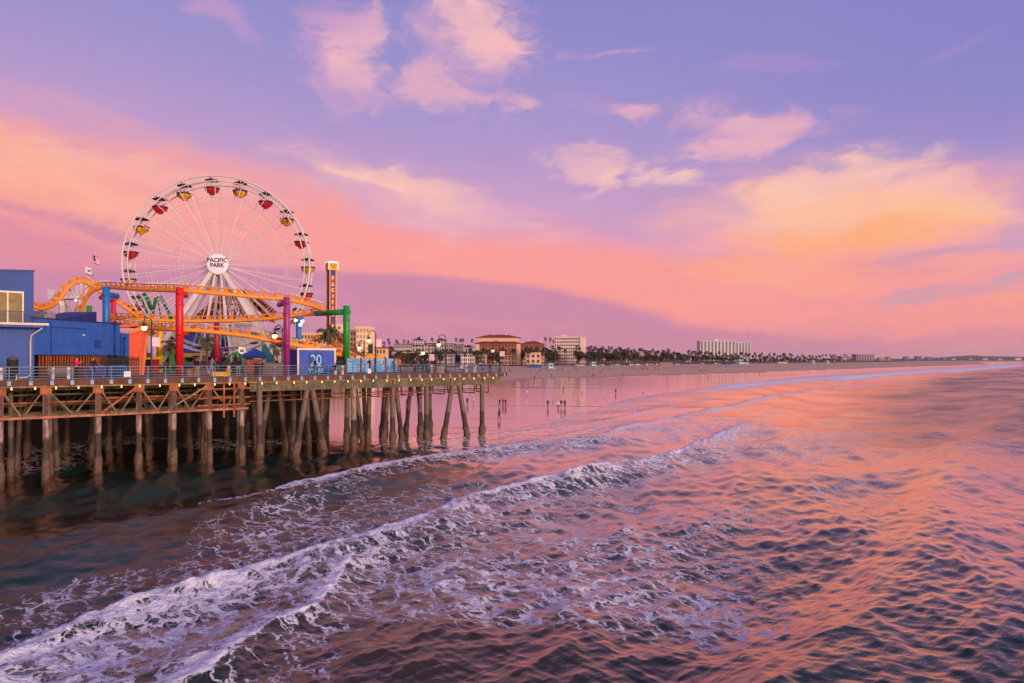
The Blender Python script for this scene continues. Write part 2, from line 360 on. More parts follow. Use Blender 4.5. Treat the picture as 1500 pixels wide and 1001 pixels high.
    turb = np.clip(turb+.35*(fbm(X/6, Y/6, 3, 21)-.5)*(turb > .1), 0, 1)
    Z += np.where(foam > .5, (foam-.5)*.05, 0)
    me = grid_mesh('sea', X+DX, Y+DY, W0+Z, {'foam': foam, 'turb': turb, 'dep': np.clip(dep, -5, 80), 'chop': sstep(34, 76, dep+22*(fbm(X/30, Y/30, 3, 71)-.5))*sstep(45, 110, Y)}, keep=ds < 14)
    o = bpy.data.objects.new('sea', me); COL.objects.link(o); o['kind'] = 'structure'
    m = bpy.data.materials.new('sea_water'); m.use_nodes = True; t = NT(m.node_tree); t.n.clear()
    pos = t.new('ShaderNodeNewGeometry').outputs['Position']
    flat = t.vmath('MULTIPLY', pos, (1,1,0))
    # streak frame: x' along the travel direction (foam trails), y' along the crest
    sf = t.mapping(flat, rot=(0,0,math.radians(49)), scale=(1,1,1))
    warp = t.vmath('SCALE', t.vmath('SUBTRACT', t.noise(flat, .35, 4, .6, color=True), (.5,.5,.5)), scale=2.6)
    warp2 = t.vmath('SCALE', t.vmath('SUBTRACT', t.noise(flat, 1.7, 3, .6, color=True), (.5,.5,.5)), scale=.7)
    sw = t.vmath('ADD', t.vmath('ADD', sf, warp), warp2)
    s1 = t.mapping(sw, scale=(.42, 1.0, 1)); s2 = t.mapping(sw, scale=(1.4, 2.6, 1))
    v1 = t.voronoi(s1, 1.0); v2 = t.voronoi(s2, 1.5)
    n1 = t.noise(s1, .55, 5, .6); n2 = t.noise(t.mapping(sw, scale=(1.5,3.5,1)), 1.2, 6, .65)
    l1 = t.rng(v1, .0, .16, 1., 0.); l2 = t.rng(v2, .0, .22, 1., 0.)
    fo = t.attr('foam')
    e = t.math('ADD', fo, t.math('MULTIPLY', t.math('SUBTRACT', l1, .3), .44))
    e = t.math('ADD', e, t.math('MULTIPLY', t.math('SUBTRACT', l2, .3), .26))
    e = t.math('ADD', e, t.math('MULTIPLY', t.math('SUBTRACT', n1, .5), .75))
    e = t.math('ADD', e, t.math('MULTIPLY', t.math('SUBTRACT', n2, .5), .55))
    e = t.math('MULTIPLY', e, t.rng(fo, .06, .2))
    mask = t.rng(e, .53, .68); soft = t.rng(e, .38, .62, 0., .3)
    mask = t.math('MAXIMUM', mask, soft)
    # ripples
    r1 = t.noise(t.mapping(sf, scale=(1.0,.45,1)), 2.2, 5, .62, .6); r2 = t.noise(t.mapping(sf, scale=(1.,.5,1)), 8., 4, .6, .4)
    hgt = t.math('ADD', t.math('MULTIPLY', r1, .055), t.math('MULTIPLY', r2, .016))
    calm = t.rng(t.attr('dep'), 1., 35., .22, 1.)
    r3 = t.noise(t.mapping(sf, scale=(1.,.6,1)), 21., 3, .6); hgt = t.math('ADD', hgt, t.math('MULTIPLY', r3, .0035))
    r0 = t.noise(t.mapping(sf, scale=(1.,.38,1)), .42, 4, .62, .5); hgt = t.math('ADD', hgt, t.math('MULTIPLY', r0, t.rng(t.attr('chop'), 0., 1., 0., .62)))
    bp = t.new('ShaderNodeBump'); bp.inputs['Distance'].default_value = 1.; t.put(bp.inputs['Strength'], calm); t.put(bp.inputs['Height'], hgt)
    deep = t.mix(t.noise(flat, .08, 3, .5), (.008,.030,.026,1), (.014,.044,.036,1))
    base = t.mix(t.attr('turb'), deep, (.046,.031,.025,1)); 
    df = t.new('ShaderNodeBsdfDiffuse'); t.put(df.inputs['Color'], base); t.put(df.inputs['Normal'], bp.outputs[0])
    gl = t.new('ShaderNodeBsdfGlossy'); gl.inputs['Color'].default_value = (1., .79, .67, 1); gl.inputs['Roughness'].default_value = .045; t.put(gl.inputs['Normal'], bp.outputs[0]); ch = t.attr('chop'); chn = t.math('MULTIPLY', ch, t.rng(t.noise(t.mapping(sf, scale=(.05,.016,1)), 1., 4, .6), .36, .62, .45, 1.)); t.put(gl.inputs['Roughness'], t.math('ADD', t.math('MULTIPLY', chn, .26), .045))
    fr = t.new('ShaderNodeFresnel'); fr.inputs['IOR'].default_value = 1.45; t.put(fr.inputs['Normal'], bp.outputs[0])
    wp = t.new('ShaderNodeMixShader'); t.put(wp.inputs[0], t.math('MULTIPLY', t.math('MAXIMUM', t.math('SUBTRACT', t.math('MULTIPLY', fr.outputs[0], 2.5), .11, clamp=True), .03), t.math('SUBTRACT', 1., t.math('MULTIPLY', chn, .56)))); t.l.new(df.outputs[0], wp.inputs[1]); t.l.new(gl.outputs[0], wp.inputs[2])
    fb = t.new('ShaderNodeBump'); fb.inputs['Distance'].default_value = .12; fb.inputs['Strength'].default_value = .8
    t.put(fb.inputs['Height'], t.math('ADD', e, t.math('MULTIPLY', t.noise(flat, 9., 5, .65), .8)))
    fc = t.mix(t.rng(e, .5, 1.1), (.55,.53,.58,1), (.88,.87,.91,1))
    fs = t.new('ShaderNodeBsdfPrincipled'); t.put(fs.inputs['Base Color'], fc); fs.inputs['Roughness'].default_value = .7
    t.put(fs.inputs['Normal'], fb.outputs[0])
    mx = t.new('ShaderNodeMixShader'); t.put(mx.inputs[0], mask); t.l.new(wp.outputs[0], mx.inputs[1]); t.l.new(fs.outputs[0], mx.inputs[2])
    o_ = t.new('ShaderNodeOutputMaterial'); t.l.new(mx.outputs[0], o_.inputs[0]); me.materials.append(m)
def MAIN_end():
    return sum(math.dist(MAIN[i], MAIN[i+1]) for i in range(len(MAIN)-1))
build_sea()
# ------------------------------------------------------------------ beach, land and far headland as one ground sheet
def build_ground():
    r = np.concatenate([1/np.linspace(1/40., 1/700., 420), 1/np.linspace(1/700., 1/6000., 120)[1:], np.geomspace(6000, 16000, 24)[1:]])
    X, Y = fan(r, -50, 50, 560); z, ds, dd = ground_z(X, Y)
    z = z+.10*(fbm(X/9, Y/9, 4, 31)-.5)*sstep(0, 12, dd)+.012*(fbm(X/25, Y/25, 2, 33)-.5)*sstep(-40, -6, dd)*(dd < 0)*(ds > 5)
    R = np.hypot(X, Y); U = 750+F*X/Y
    # headland hills: a low wooded ridge seven kilometres off
    ridge = sstep(5200, 7600, R)*sstep(15000, 9000, R)*(.35+.65*sstep(1330, 1440, U)*sstep(1800, 1460, U))*(17+30*fbm(U/42., R/2500., 4, 37))*sstep(1080, 1260, U)
    z = z+ridge
    wet = sstep(1.5, -1.5, dd+(fbm(X/11, Y/30, 3, 35)-.5)*10)
    me = grid_mesh('beach', X, Y, z, {'wet': wet, 'dd': np.clip(dd, -100, 4000)})
    o = bpy.data.objects.new('beach', me); COL.objects.link(o); o['kind'] = 'structure'
    m = bpy.data.materials.new('sand'); m.use_nodes = True; t = NT(m.node_tree); t.n.clear()
    pos = t.new('ShaderNodeNewGeometry').outputs['Position']
    n = t.noise(pos, .25, 6, .6); n2 = t.noise(pos, 2.5, 5, .6)
    dry = t.mix(n, (.56,.34,.20,1), (.70,.45,.27,1)); dry = t.mix(t.rng(n2, .4, .75, 0., .4), dry, (.34,.23,.17,1))
    land = t.mix(t.noise(pos, .02, 5, .6), (.05,.06,.03,1), (.16,.13,.10,1))
    dd_ = t.attr('dd'); dry = t.mix(t.rng(dd_, 170, 200), dry, land)
    damp = t.rng(dd_, -14., 16., 1., 0.); dry = t.mix(damp, dry, (.24,.155,.12,1))
    wt_ = t.attr('wet')
    streak = t.noise(t.mapping(pos, rot=(0,0,math.radians(-52)), scale=(.12,1,1)), .12, 4, .6)
    film = t.math('MULTIPLY', wt_, t.rng(streak, .70, .62))
    ps = t.new('ShaderNodeBsdfPrincipled'); t.put(ps.inputs['Base Color'], dry); ps.inputs['Roughness'].default_value = .85
    bp = t.new('ShaderNodeBump'); bp.inputs['Distance'].default_value = .08; bp.inputs['Strength'].default_value = .6; t.put(bp.inputs['Height'], n2); t.put(ps.inputs['Normal'], bp.outputs[0])
    pd = t.new('ShaderNodeBsdfDiffuse'); pd.inputs['Color'].default_value = (.13,.085,.07,1)
    pg = t.new('ShaderNodeBsdfGlossy'); pg.inputs['Color'].default_value = (.98,.90,.88,1); pg.inputs['Roughness'].default_value = .12
    pf = t.new('ShaderNodeFresnel'); pf.inputs['IOR'].default_value = 1.5
    pw = t.new('ShaderNodeMixShader'); t.put(pw.inputs[0], t.math('MULTIPLY', pf.outputs[0], 1.5, clamp=True)); t.l.new(pd.outputs[0], pw.inputs[1]); t.l.new(pg.outputs[0], pw.inputs[2])
    b2 = t.new('ShaderNodeBump'); b2.inputs['Distance'].default_value = .05; b2.inputs['Strength'].default_value = .5; t.put(b2.inputs['Height'], t.noise(t.mapping(pos, rot=(0,0,math.radians(-52)), scale=(.3,1,1)), .9, 3, .5)); t.put(pg.inputs['Normal'], b2.outputs[0])
    mx = t.new('ShaderNodeMixShader'); t.put(mx.inputs[0], film); t.l.new(ps.outputs[0], mx.inputs[1]); t.l.new(pw.outputs[0], mx.inputs[2])
    o_ = t.new('ShaderNodeOutputMaterial'); t.l.new(mx.outputs[0], o_.inputs[0]); me.materials.append(m)
build_ground()

# ================================================================== materials
MATS = {}
def mat(name, c, rough=.55, metal=0., var=.14, vs=2.5, bump=0., bs=12., emit=0., spec=.4, dirt=0.):
    """plain procedural paint: base colour broken up by noise; c is an sRGB surface colour"""
    if name in MATS: return MATS[name]
    m = bpy.data.materials.new(name); m.use_nodes = True; t = NT(m.node_tree); b = t.n['Principled BSDF']
    l = lin(c); pos = t.new('ShaderNodeTexCoord').outputs['Object']
    n = t.noise(pos, vs, 5, .6)
    lo = tuple(x*(1-var) for x in l); hi = tuple(min(1, x*(1+var)) for x in l)
    col = t.mix(t.rng(n, .3, .7), lo, hi)
    if dirt: col = t.mix(t.rng(t.noise(t.mapping(pos, scale=(2.5,2.5,.4)), 2.2, 6, .65), .5, .72, 0., dirt), col, (.06,.045,.035,1))
    t.put(b.inputs['Base Color'], col); b.inputs['Roughness'].default_value = rough; b.inputs['Metallic'].default_value = metal
    b.inputs['Specular IOR Level'].default_value = spec
    if bump:
        bp = t.new('ShaderNodeBump'); bp.inputs['Distance'].default_value = .03; bp.inputs['Strength'].default_value = bump
        t.put(bp.inputs['Height'], t.noise(pos, bs, 4, .6)); t.put(b.inputs['Normal'], bp.outputs[0])
    if emit: b.inputs['Emission Color'].default_value = L4(c); b.inputs['Emission Strength'].default_value = emit
    MATS[name] = m; return m
def mat_wood(name, c1, c2, axis_rot=0., board=.2, rough=.8, gap=.06, vert=False):
    if name in MATS: return MATS[name]
    m = bpy.data.materials.new(name); m.use_nodes = True; t = NT(m.node_tree); b = t.n['Principled BSDF']
    pos = t.new('ShaderNodeNewGeometry').outputs['Position']
    q = t.mapping(pos, rot=(0,0,axis_rot)); s = t.new('ShaderNodeSeparateXYZ'); t.put(s.inputs[0], q)
    x = t.math('DIVIDE', s.outputs[0], board); fr = t.math('FRACT', x); fl = t.math('FLOOR', x)
    g = t.math('LESS_THAN', fr, gap)
    wn = t.new('ShaderNodeTexWhiteNoise', noise_dimensions='1D'); t.put(wn.inputs['W'], fl)
    grain = t.noise(t.mapping(q, scale=(6,.6,6)), 2., 5, .65)
    f = t.math('ADD', t.math('MULTIPLY', wn.outputs['Value'], .5), t.math('MULTIPLY', grain, .6))
    col = t.mix(f, (*lin(c1), 1), (*lin(c2), 1)); col = t.mix(t.math('MULTIPLY', g, .8), col, (.01,.008,.006,1))
    t.put(b.inputs['Base Color'], col); b.inputs['Roughness'].default_value = rough
    MATS[name] = m; return m
def mat_timber(name, c1, c2, c3, s=1.2):
    """weathered wood: two tones plus streaks of stain"""
    if name in MATS: return MATS[name]
    m = bpy.data.materials.new(name); m.use_nodes = True; t = NT(m.node_tree); b = t.n['Principled BSDF']
    pos = t.new('ShaderNodeNewGeometry').outputs['Position']
    n1 = t.noise(pos, s, 5, .65); n2 = t.noise(t.mapping(pos, scale=(3,3,.5)), 2.5, 5, .65)
    col = t.mix(t.rng(n1, .35, .65), (*lin(c1), 1), (*lin(c2), 1)); col = t.mix(t.rng(n2, .52, .68), col, (*lin(c3), 1))
    t.put(b.inputs['Base Color'], col); b.inputs['Roughness'].default_value = .8
    bp = t.new('ShaderNodeBump'); bp.inputs['Distance'].default_value = .03; bp.inputs['Strength'].default_value = .7; t.put(bp.inputs['Height'], t.noise(pos, 9, 5, .65)); t.put(b.inputs['Normal'], bp.outputs[0])
    MATS[name] = m; return m
def mat_pile(name, pale):
    m = bpy.data.materials.new(name); m.use_nodes = True; t = NT(m.node_tree); b = t.n['Principled BSDF']
    pos = t.new('ShaderNodeNewGeometry').outputs['Position']; s = t.new('ShaderNodeSeparateXYZ'); t.put(s.inputs[0], pos)
    st = t.noise(t.mapping(pos, scale=(3,3,.35)), 2.4, 5, .65); sp = t.noise(pos, 7, 4, .7)
    z = t.math('ADD', s.outputs[2], t.math('MULTIPLY', t.math('SUBTRACT', t.noise(pos, .9, 3, .5), .5), 1.2))
    top = t.mix(t.rng(st, .35, .65), L4(pale), L4((96,84,76)))
    top = t.mix(t.rng(sp, .6, .7, 0., .7), top, (.03,.025,.02,1))
    mid = t.mix(t.rng(st, .4, .7), L4((74,58,46)), L4((40,36,34)))
    low = t.mix(t.rng(sp, .35, .65), L4((62,50,42)), L4((120,96,76)))
    base = t.mix(t.rng(sp, .4, .7), L4((48,34,28)), L4((104,66,48)))
    c = t.mix(t.rng(z, 4.6, 4.9), mid, top); c = t.mix(t.rng(z, 2.7, 2.9), low, c); c = t.mix(t.rng(z, 1.15, 1.4), base, c)
    t.put(b.inputs['Base Color'], c); b.inputs['Roughness'].default_value = .75
    bp = t.new('ShaderNodeBump'); bp.inputs['Distance'].default_value = .05; t.put(bp.inputs['Height'], sp); t.put(b.inputs['Normal'], bp.outputs[0])
    return m
# ================================================================== mesh builder
class MB:
    def __init__(s): s.v = []; s.f = []; s.mi = []; s.sm = []
    def add(s, vs, fs, mi=0, smooth=False):
        o = len(s.v); s.v += [tuple(p) for p in vs]; s.f += [tuple(o+i for i in f) for f in fs]; s.mi += [mi]*len(fs); s.sm += [smooth]*len(fs); return s
    def box(s, lo, hi, mi=0, M=None):
        x0,y0,z0 = lo; x1,y1,z1 = hi
        vs = [(x0,y0,z0),(x1,y0,z0),(x1,y1,z0),(x0,y1,z0),(x0,y0,z1),(x1,y0,z1),(x1,y1,z1),(x0,y1,z1)]
        if M is not None: vs = [M @ Vector(p) for p in vs]
        return s.add(vs, [(0,3,2,1),(4,5,6,7),(0,1,5,4),(1,2,6,5),(2,3,7,6),(3,0,4,7)], mi)
    def cbox(s, c, sz, mi=0, M=None):
        return s.box([c[i]-sz[i]/2 for i in range(3)], [c[i]+sz[i]/2 for i in range(3)], mi, M)
    def bar(s, a, b, w, h=None, mi=0, up=(0,0,1)):
        h = h or w; a = Vector(a); b = Vector(b); d = (b-a)
        if d.length < 1e-6: return s
        d.normalize(); u = Vector(up)
        if abs(d.dot(u)) > .98: u = Vector((1,0,0))
        r = d.cross(u).normalized(); u = r.cross(d)
        vs = [p+r*sx*w/2+u*sy*h/2 for p in (a, b) for sx, sy in ((-1,-1),(1,-1),(1,1),(-1,1))]
        return s.add(vs, [(0,1,2,3),(7,6,5,4),(0,4,5,1),(1,5,6,2),(2,6,7,3),(3,7,4,0)], mi)
    def tube(s, pts, rad, n=8, mi=0, closed=False, caps=True):
        pts = [Vector(p) for p in pts]; m = len(pts); rad = rad if hasattr(rad, '__len__') else [rad]*m
        tn = []
        for i in range(m):
            a = pts[i-1] if (i or closed) else pts[i]; b = pts[(i+1) % m] if (i < m-1 or closed) else pts[i]; tn.append((b-a).normalized())
        u = Vector((0,0,1)) if abs(tn[0].z) < .9 else Vector((1,0,0)); u = (u-tn[0]*u.dot(tn[0])).normalized(); vs = []
        for i in range(m):
            u = (u-tn[i]*u.dot(tn[i])).normalized(); w = tn[i].cross(u)
            vs += [pts[i]+(u*math.cos(2*PI*k/n)+w*math.sin(2*PI*k/n))*rad[i] for k in range(n)]
        fs = []
        for i in range(m if closed else m-1):
            j = (i+1) % m
            fs += [(i*n+k, i*n+(k+1) % n, j*n+(k+1) % n, j*n+k) for k in range(n)]
        if caps and not closed: fs += [tuple(range(n-1,-1,-1)), tuple((m-1)*n+k for k in range(n))]
        return s.add(vs, fs, mi, True)
    def lathe(s, prof, c=(0,0,0), n=16, mi=0, M=None):
        vs = [(c[0]+r*math.cos(2*PI*k/n), c[1]+r*math.sin(2*PI*k/n), c[2]+z) for r, z in prof for k in range(n)]
        if M is not None: vs = [M @ Vector(p) for p in vs]
        fs = [(i*n+k, i*n+(k+1) % n, (i+1)*n+(k+1) % n, (i+1)*n+k) for i in range(len(prof)-1) for k in range(n)]
        if prof[0][0] > 1e-4: fs.append(tuple(range(n-1,-1,-1)))
        if prof[-1][0] > 1e-4: fs.append(tuple((len(prof)-1)*n+k for k in range(n)))
        return s.add(vs, fs, mi, True)
    def prism(s, poly, thick, M, mi=0):
        """polygon in the local XZ plane, thickness along local +Y"""
        n = len(poly); vs = [M @ Vector((x, y, z)) for y in (0, thick) for x, z in poly]
        return s.add(vs, [tuple(range(n)), tuple(range(2*n-1, n-1, -1))]+[(k, (k+1) % n+0, (k+1) % n+n, k+n)[::-1] for k in range(n)], mi)
    def mesh(s, name, mats):
        me = bpy.data.meshes.new(name); me.from_pydata(s.v, [], s.f)
        for m in (mats if isinstance(mats, (list, tuple)) else [mats]): me.materials.append(m)
        me.polygons.foreach_set('material_index', s.mi); me.polygons.foreach_set('use_smooth', s.sm)
        bm = bmesh.new(); bm.from_mesh(me); bmesh.ops.recalc_face_normals(bm, faces=bm.faces); bm.to_mesh(me); bm.free(); return me
    def build(s, name, mats, parent=None, **kw):
        return link(name, s.mesh(name, mats), parent, **kw)
def link(name, me, parent=None, label=None, cat=None, group=None, kind=None, loc=None, rot=None):
    o = bpy.data.objects.new(name, me); COL.objects.link(o)
    if parent is not None: o.parent = parent; o.matrix_parent_inverse = parent.matrix_world.inverted() if False else Matrix.Identity(4)
    return tag(o, label, cat, group, kind, loc, rot)
def tag(o, label=None, cat=None, group=None, kind=None, loc=None, rot=None):
    if label: o['label'] = label
    if cat: o['category'] = cat
    if group: o['group'] = group
    if kind: o['kind'] = kind
    if loc is not None: o.location = loc
    if rot is not None: o.rotation_euler = rot if hasattr(rot, '__len__') else (0, 0, rot)
    return o
def thing(name, label, cat, loc=(0,0,0), rot=0, group=None):
    o = bpy.data.objects.new(name, None); COL.objects.link(o); o.empty_display_size = .3
    return tag(o, label, cat, group, None, loc, rot)
def copy_tree(o, parent=None):
    c = o.copy(); COL.objects.link(c); c.parent = parent
    for ch in list(o.children): copy_tree(ch, c)
    return c
def text_mesh(txt, size, extrude=.02, bold=0., sx=1.):
    cu = bpy.data.curves.new('lettering', 'FONT'); cu.body = txt; cu.size = size; cu.extrude = extrude; cu.offset = bold; cu.align_x = 'CENTER'; cu.align_y = 'CENTER'; cu.space_line = .85
    cu.resolution_u = 3
    ob = bpy.data.objects.new('lettering', cu); COL.objects.link(ob); dg = bpy.context.evaluated_depsgraph_get()
    me = bpy.data.meshes.new_from_object(ob.evaluated_get(dg)); bpy.data.objects.remove(ob); bpy.data.curves.remove(cu)
    for v in me.vertices: v.co.x *= sx
    return me
def put_text(txt, size, m, M, parent, name='lettering', **kw):
    me = text_mesh(txt, size, **kw); me.transform(M @ Matrix.Rotation(PI/2, 4, 'X')); me.materials.clear(); me.materials.append(m); return link(name, me, parent)
def px(u, v, D): return Vector(((u-750)/F*D, D, HC-(v-527)/F*D))
ZD = 9.75
def on_deck(u, v):
    v = min(v, 527+F*(HC-ZD)/pp(s_of(u), 0, 0).y-.45); D = (HC-ZD)/((v-527)/F); return Vector(((u-750)/F*D, D, ZD))
A0 = Vector((-42.75, 57, 0)); EV = Vector((.762, .647, 0)).normalized(); NV = Vector((-EV.y, EV.x, 0)); PANG = math.atan2(EV.y, EV.x)
def pp(s, t, z): return A0+EV*s+NV*t+Vector((0,0,z))
PM = Matrix.Translation(A0) @ Matrix.Rotation(PANG, 4, 'Z')      # pier frame: x along the edge, y inland
def s_of(u, t=0.):
    a = A0+NV*t; k = (u-750)/F; return (k*a.y-a.x)/(EV.x-k*EV.y)
def face_cam(p): return math.atan2(-p[0], p[1])                 # z rotation that turns local -Y towards the camera

# ================================================================== the pier
def build_pier():
    root = thing('pier', 'long weathered timber pier on barnacled piles carrying the amusement park', 'pier', (0,0,0))
    deckm = mat_wood('deck_planks', (118,92,76), (92,70,58), -PANG, .25)
    brown = mat_timber('fascia_wood', (112,66,46), (86,50,38), (58,38,32))
    pale = mat_timber('pale_timber', (150,128,92), (112,98,74), (70,60,46))
    rust = mat_timber('rusty_timber', (176,100,54), (128,70,42), (66,42,30))
    green = mat_timber('mossy_timber', (136,120,84), (98,86,62), (58,48,38))
    grey = mat_timber('grey_concrete', (116,104,80), (80,74,58), (46,40,32), .8)
    pink = mat_timber('rusty_rail', (188,126,104), (142,82,60), (90,52,40))
    M = PM
    MB().box((-60,-.1,ZD-.14), (54.6,92,ZD), M=M).build('deck', deckm, root)
    MB().box((-60,-.34,ZD-.5), (54.9,-.1,ZD-.02), M=M).build('fascia', brown, root)
    MB().box((54.6,-.34,ZD-.5), (54.9,92,ZD-.02), M=M).build('fascia', brown, root)
    MB().box((-60,-.27,ZD-.66), (54.3,-.05,ZD-.51), M=M).build('stringer', pale, root)
    for t in (3,6,9.5,13,17,22,28,36,46,60): MB().box((-60,t,8.7), (54,t+.3,ZD-.16), M=M).build('stringer', green, root)
    # right-hand girder
    g = MB().box((20.6,-.05,8.2), (54.0,.55,9.08), M=M); g.build('girder', grey, root)
    for s in (25.2, 37.4, 45.8, 51.): MB().box((s,-.24,8.55), (s+.3,-.06,9.2), M=M).build('hanger', mat_timber('worn_post', (150,112,82), (120,84,60), (80,56,44)), root)
    for s in (27.2, 32.5, 37.6, 42.4, 46.8, 51.1): MB().box((s-.3,.6,8.1), (s+.3,40,8.68), M=M).build('cap_beam', grey, root)
    # left-hand timber trestle
    bents = [-16.5,-13.2,-9.9,-6.6,-3.3,0.,3.17,7.1,10.4,13.4,16.65,19.8]
    for s in bents: MB().box((s-.42,-.16,8.5), (s+.42,.3,9.07), M=M).build('cap_block', rust, root)
    for s in bents: MB().box((s-.2,.3,8.5), (s+.2,40,8.9), M=M).build('cap_beam', rust, root)
    MB().box((-17,-.3,6.42), (20.4,-.08,6.62), M=M).build('waler', pink, root)
    for t in (3.2, 6.4): MB().box((-17,t-.3,6.4), (20.4,t,6.62), M=M).build('waler', green, root)
    rr = random.Random(4)
    for t in (0.1, 3.3, 6.6):
        for a, b in zip(bents[:-1], bents[1:]):
            mid = (a+b)/2
            if a < -12: continue
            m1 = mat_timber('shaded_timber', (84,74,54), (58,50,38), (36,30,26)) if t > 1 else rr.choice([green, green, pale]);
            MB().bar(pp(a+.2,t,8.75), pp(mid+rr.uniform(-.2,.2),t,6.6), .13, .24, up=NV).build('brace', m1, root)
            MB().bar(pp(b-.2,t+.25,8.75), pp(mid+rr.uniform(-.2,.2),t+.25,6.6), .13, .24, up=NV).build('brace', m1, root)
    MB().bar(pp(7.3,-.2,6.7), pp(10.1,-.2,8.9), .16, .3, up=NV).build('brace', rust, root)
    MB().bar(pp(13.,-.1,6.8), pp(16.4,-.1,8.9), .14, .24, up=NV).build('brace', pale, root)
    for z, s0, s1, t in ((7.6,-17,20.4,2.), (8.2,-17,20.4,4.5), (7.2,-17,20.4,5.2), (7.9, 7.5, 16, .8)): MB().box((s0,t,z), (s1,t+.18,z+.16), M=M).build('waler', rust if t < 3 else green, root)
    fr = MB()                                           # timber ladder frame near the join
    for s in (17.9, 18.9): fr.box((s,-.3,5.7), (s+.16,-.12,9.2), M=M)
    for z in (6.9, 7.6, 8.5): fr.box((15.5,-.26,z), (20.6,-.14,z+.14), M=M)
    fr.build('ladder_frame', rust, root)
    # hanging catwalk frame under the right-hand girder
    for i in range(14):
        s = 21.4+i*2.35; h = MB().box((s,-.02,7.1), (s+.1,.12,8.25), M=M); h.box((s,2.6,7.1), (s+.1,2.74,8.25), M=M); h.box((s,.12,7.1), (s+.1,2.6,7.22), M=M); h.build('catwalk_hanger', mat_timber('catwalk_rust', (128,78,50), (92,56,38), (52,36,28)), root)
    MB().box((20.5,-.06,7.14), (40.5,.04,7.26), M=M).box((21.,2.66,7.5), (53.6,2.76,7.62), M=M).build('catwalk_rail', MATS['catwalk_rust'], root)
    MB().box((36,2.3,7.28), (53.8,2.4,7.4), M=M).build('catwalk_rail', pink, root)
    # bulbs under the edge
    bulb = mat('bulb_glass', (255,222,140), .4, emit=1.5)
    for i in range(34):
        s = -.9+i*1.62+rr.uniform(-.15,.15)
        b = MB().lathe([(.0,-.13),(.055,-.1),(.065,-.02),(.04,.06),(.04,.12)], (s,-.42,9.05), 8, M=M); b.build('edge_light', bulb, root)
    # piles: (s, t, lean along s, lean along t, radius, tone)
    pm = [mat_pile('pile_pale', (184,156,140)), mat_pile('pile_grey', (124,104,84)), mat_pile('pile_brown', (108,76,52))]
    def pile(s, t, ls=0., lt=0., r=.24, k=0, ztop=8.5):
        top = pp(s,t,ztop); zb = -1.2; base = pp(s+ls, t+lt, zb); n = 22; pts = []; rad = []
        for i in range(n+1):
            f = i/n; p = top.lerp(base, f); z = p.z
            rr_ = r*(1+.12*f); 
            if z < 2.9: rr_ *= 1.12+.22*rr.random()
            pts.append(p); rad.append(rr_*(1+.04*rr.uniform(-1,1)))
        b = MB().tube(pts, rad, 11)
        for j, p in enumerate(b.v):
            if p[2] < 2.9: c = pts[min(n, j//11)]; q = Vector(p)-c; b.v[j] = tuple(c+q*(1+rr.uniform(-.12,.22)))
        b.build('pile', pm[k], root)
    for s in bents: pile(s, 0, rr.uniform(-.06,.06), 0, .235, 0)
    for s in bents[2:]: MB().box((s-.16,-.16,6.3), (s+.16,.16,8.5), M=M @ Matrix.Translation((0,-.1,0))).build('post', mat_timber('dark_post', (110,72,58), (78,52,44), (50,36,32)), root)
    for s in bents[3:]:
        pile(s+rr.uniform(.4,1.), 3.3, rr.uniform(-.1,.1), 0, .2, 1, 8.6); 
        if s > -1: pile(s+rr.uniform(1.2,2.), 6.7, rr.uniform(-.5,.5), 0, .2, 2, 8.6)
    for s in (1.5, 5., 9., 13.5, 17.5): pile(s, 11+rr.random()*2, rr.uniform(-1.2,1.2), 0, .25, 2); pile(s+2, 17, rr.uniform(-1,1), 0, .25, 2)
    MB().box((-60,36,-1), (45,36.4,9.5), M=M).build('shade_wall', mat_timber('shade_wall_dark', (40,34,32), (28,24,24), (18,16,16)), root)  # added dark wall standing in for the deep shade among the inner piles
    for i in range(12): x_ = -6+i*3.9; pile(x_+rr.uniform(-.5,.5), 22+rr.uniform(-3,6), rr.uniform(-1,1), 0, .25, 2)
    # right part
    pile(21.6, 0, .1, 0, .3, 1, 9.0)
    for s in (32.5, 37.6, 42.4, 51.1): pile(s, .25, 0, 0, .3, 1 if s != 32.5 else 0, 8.3)
    for s, l in ((26.9,-1.7), (27.5,1.9), (46.3,-1.9), (47.3,1.9)): pile(s, .25, l, 0, .31, 1, 8.3)
    for s, t, l, k in ((24.2,4,-1.5,1),(25.2,4,1.3,2),(26.6,3.2,0,2),(22.6,7,-.8,2),(23.6,8,.9,2),(28.5,4,.3,2),(30.3,3.6,-.5,2),(31.2,7,.6,2),(33.6,4,-.2,1),(34.6,4,1.5,1),(33,8,-1.2,2),
                       (35.6,8,0,2),(36.3,3.5,-.3,1),(39.4,4,-1.4,1),(40.2,4,1.3,1),(41.0,8,-.7,2),(38.4,9,.5,2),(43.8,4,.1,1),(45.0,8,-1.2,1),(46.0,8,1.1,1),(44,13,0,2),(48.6,9,.2,1),(27.6,9,.4,2),(29.6,10,-.9,2),
                       (32,13,.5,2),(36,14,-.6,2),(39.5,14,.8,2),(24.5,13,-.5,2),(28,15,.6,2)):
        pile(s, t, l, 0, .27, k, 8.4)
build_pier()
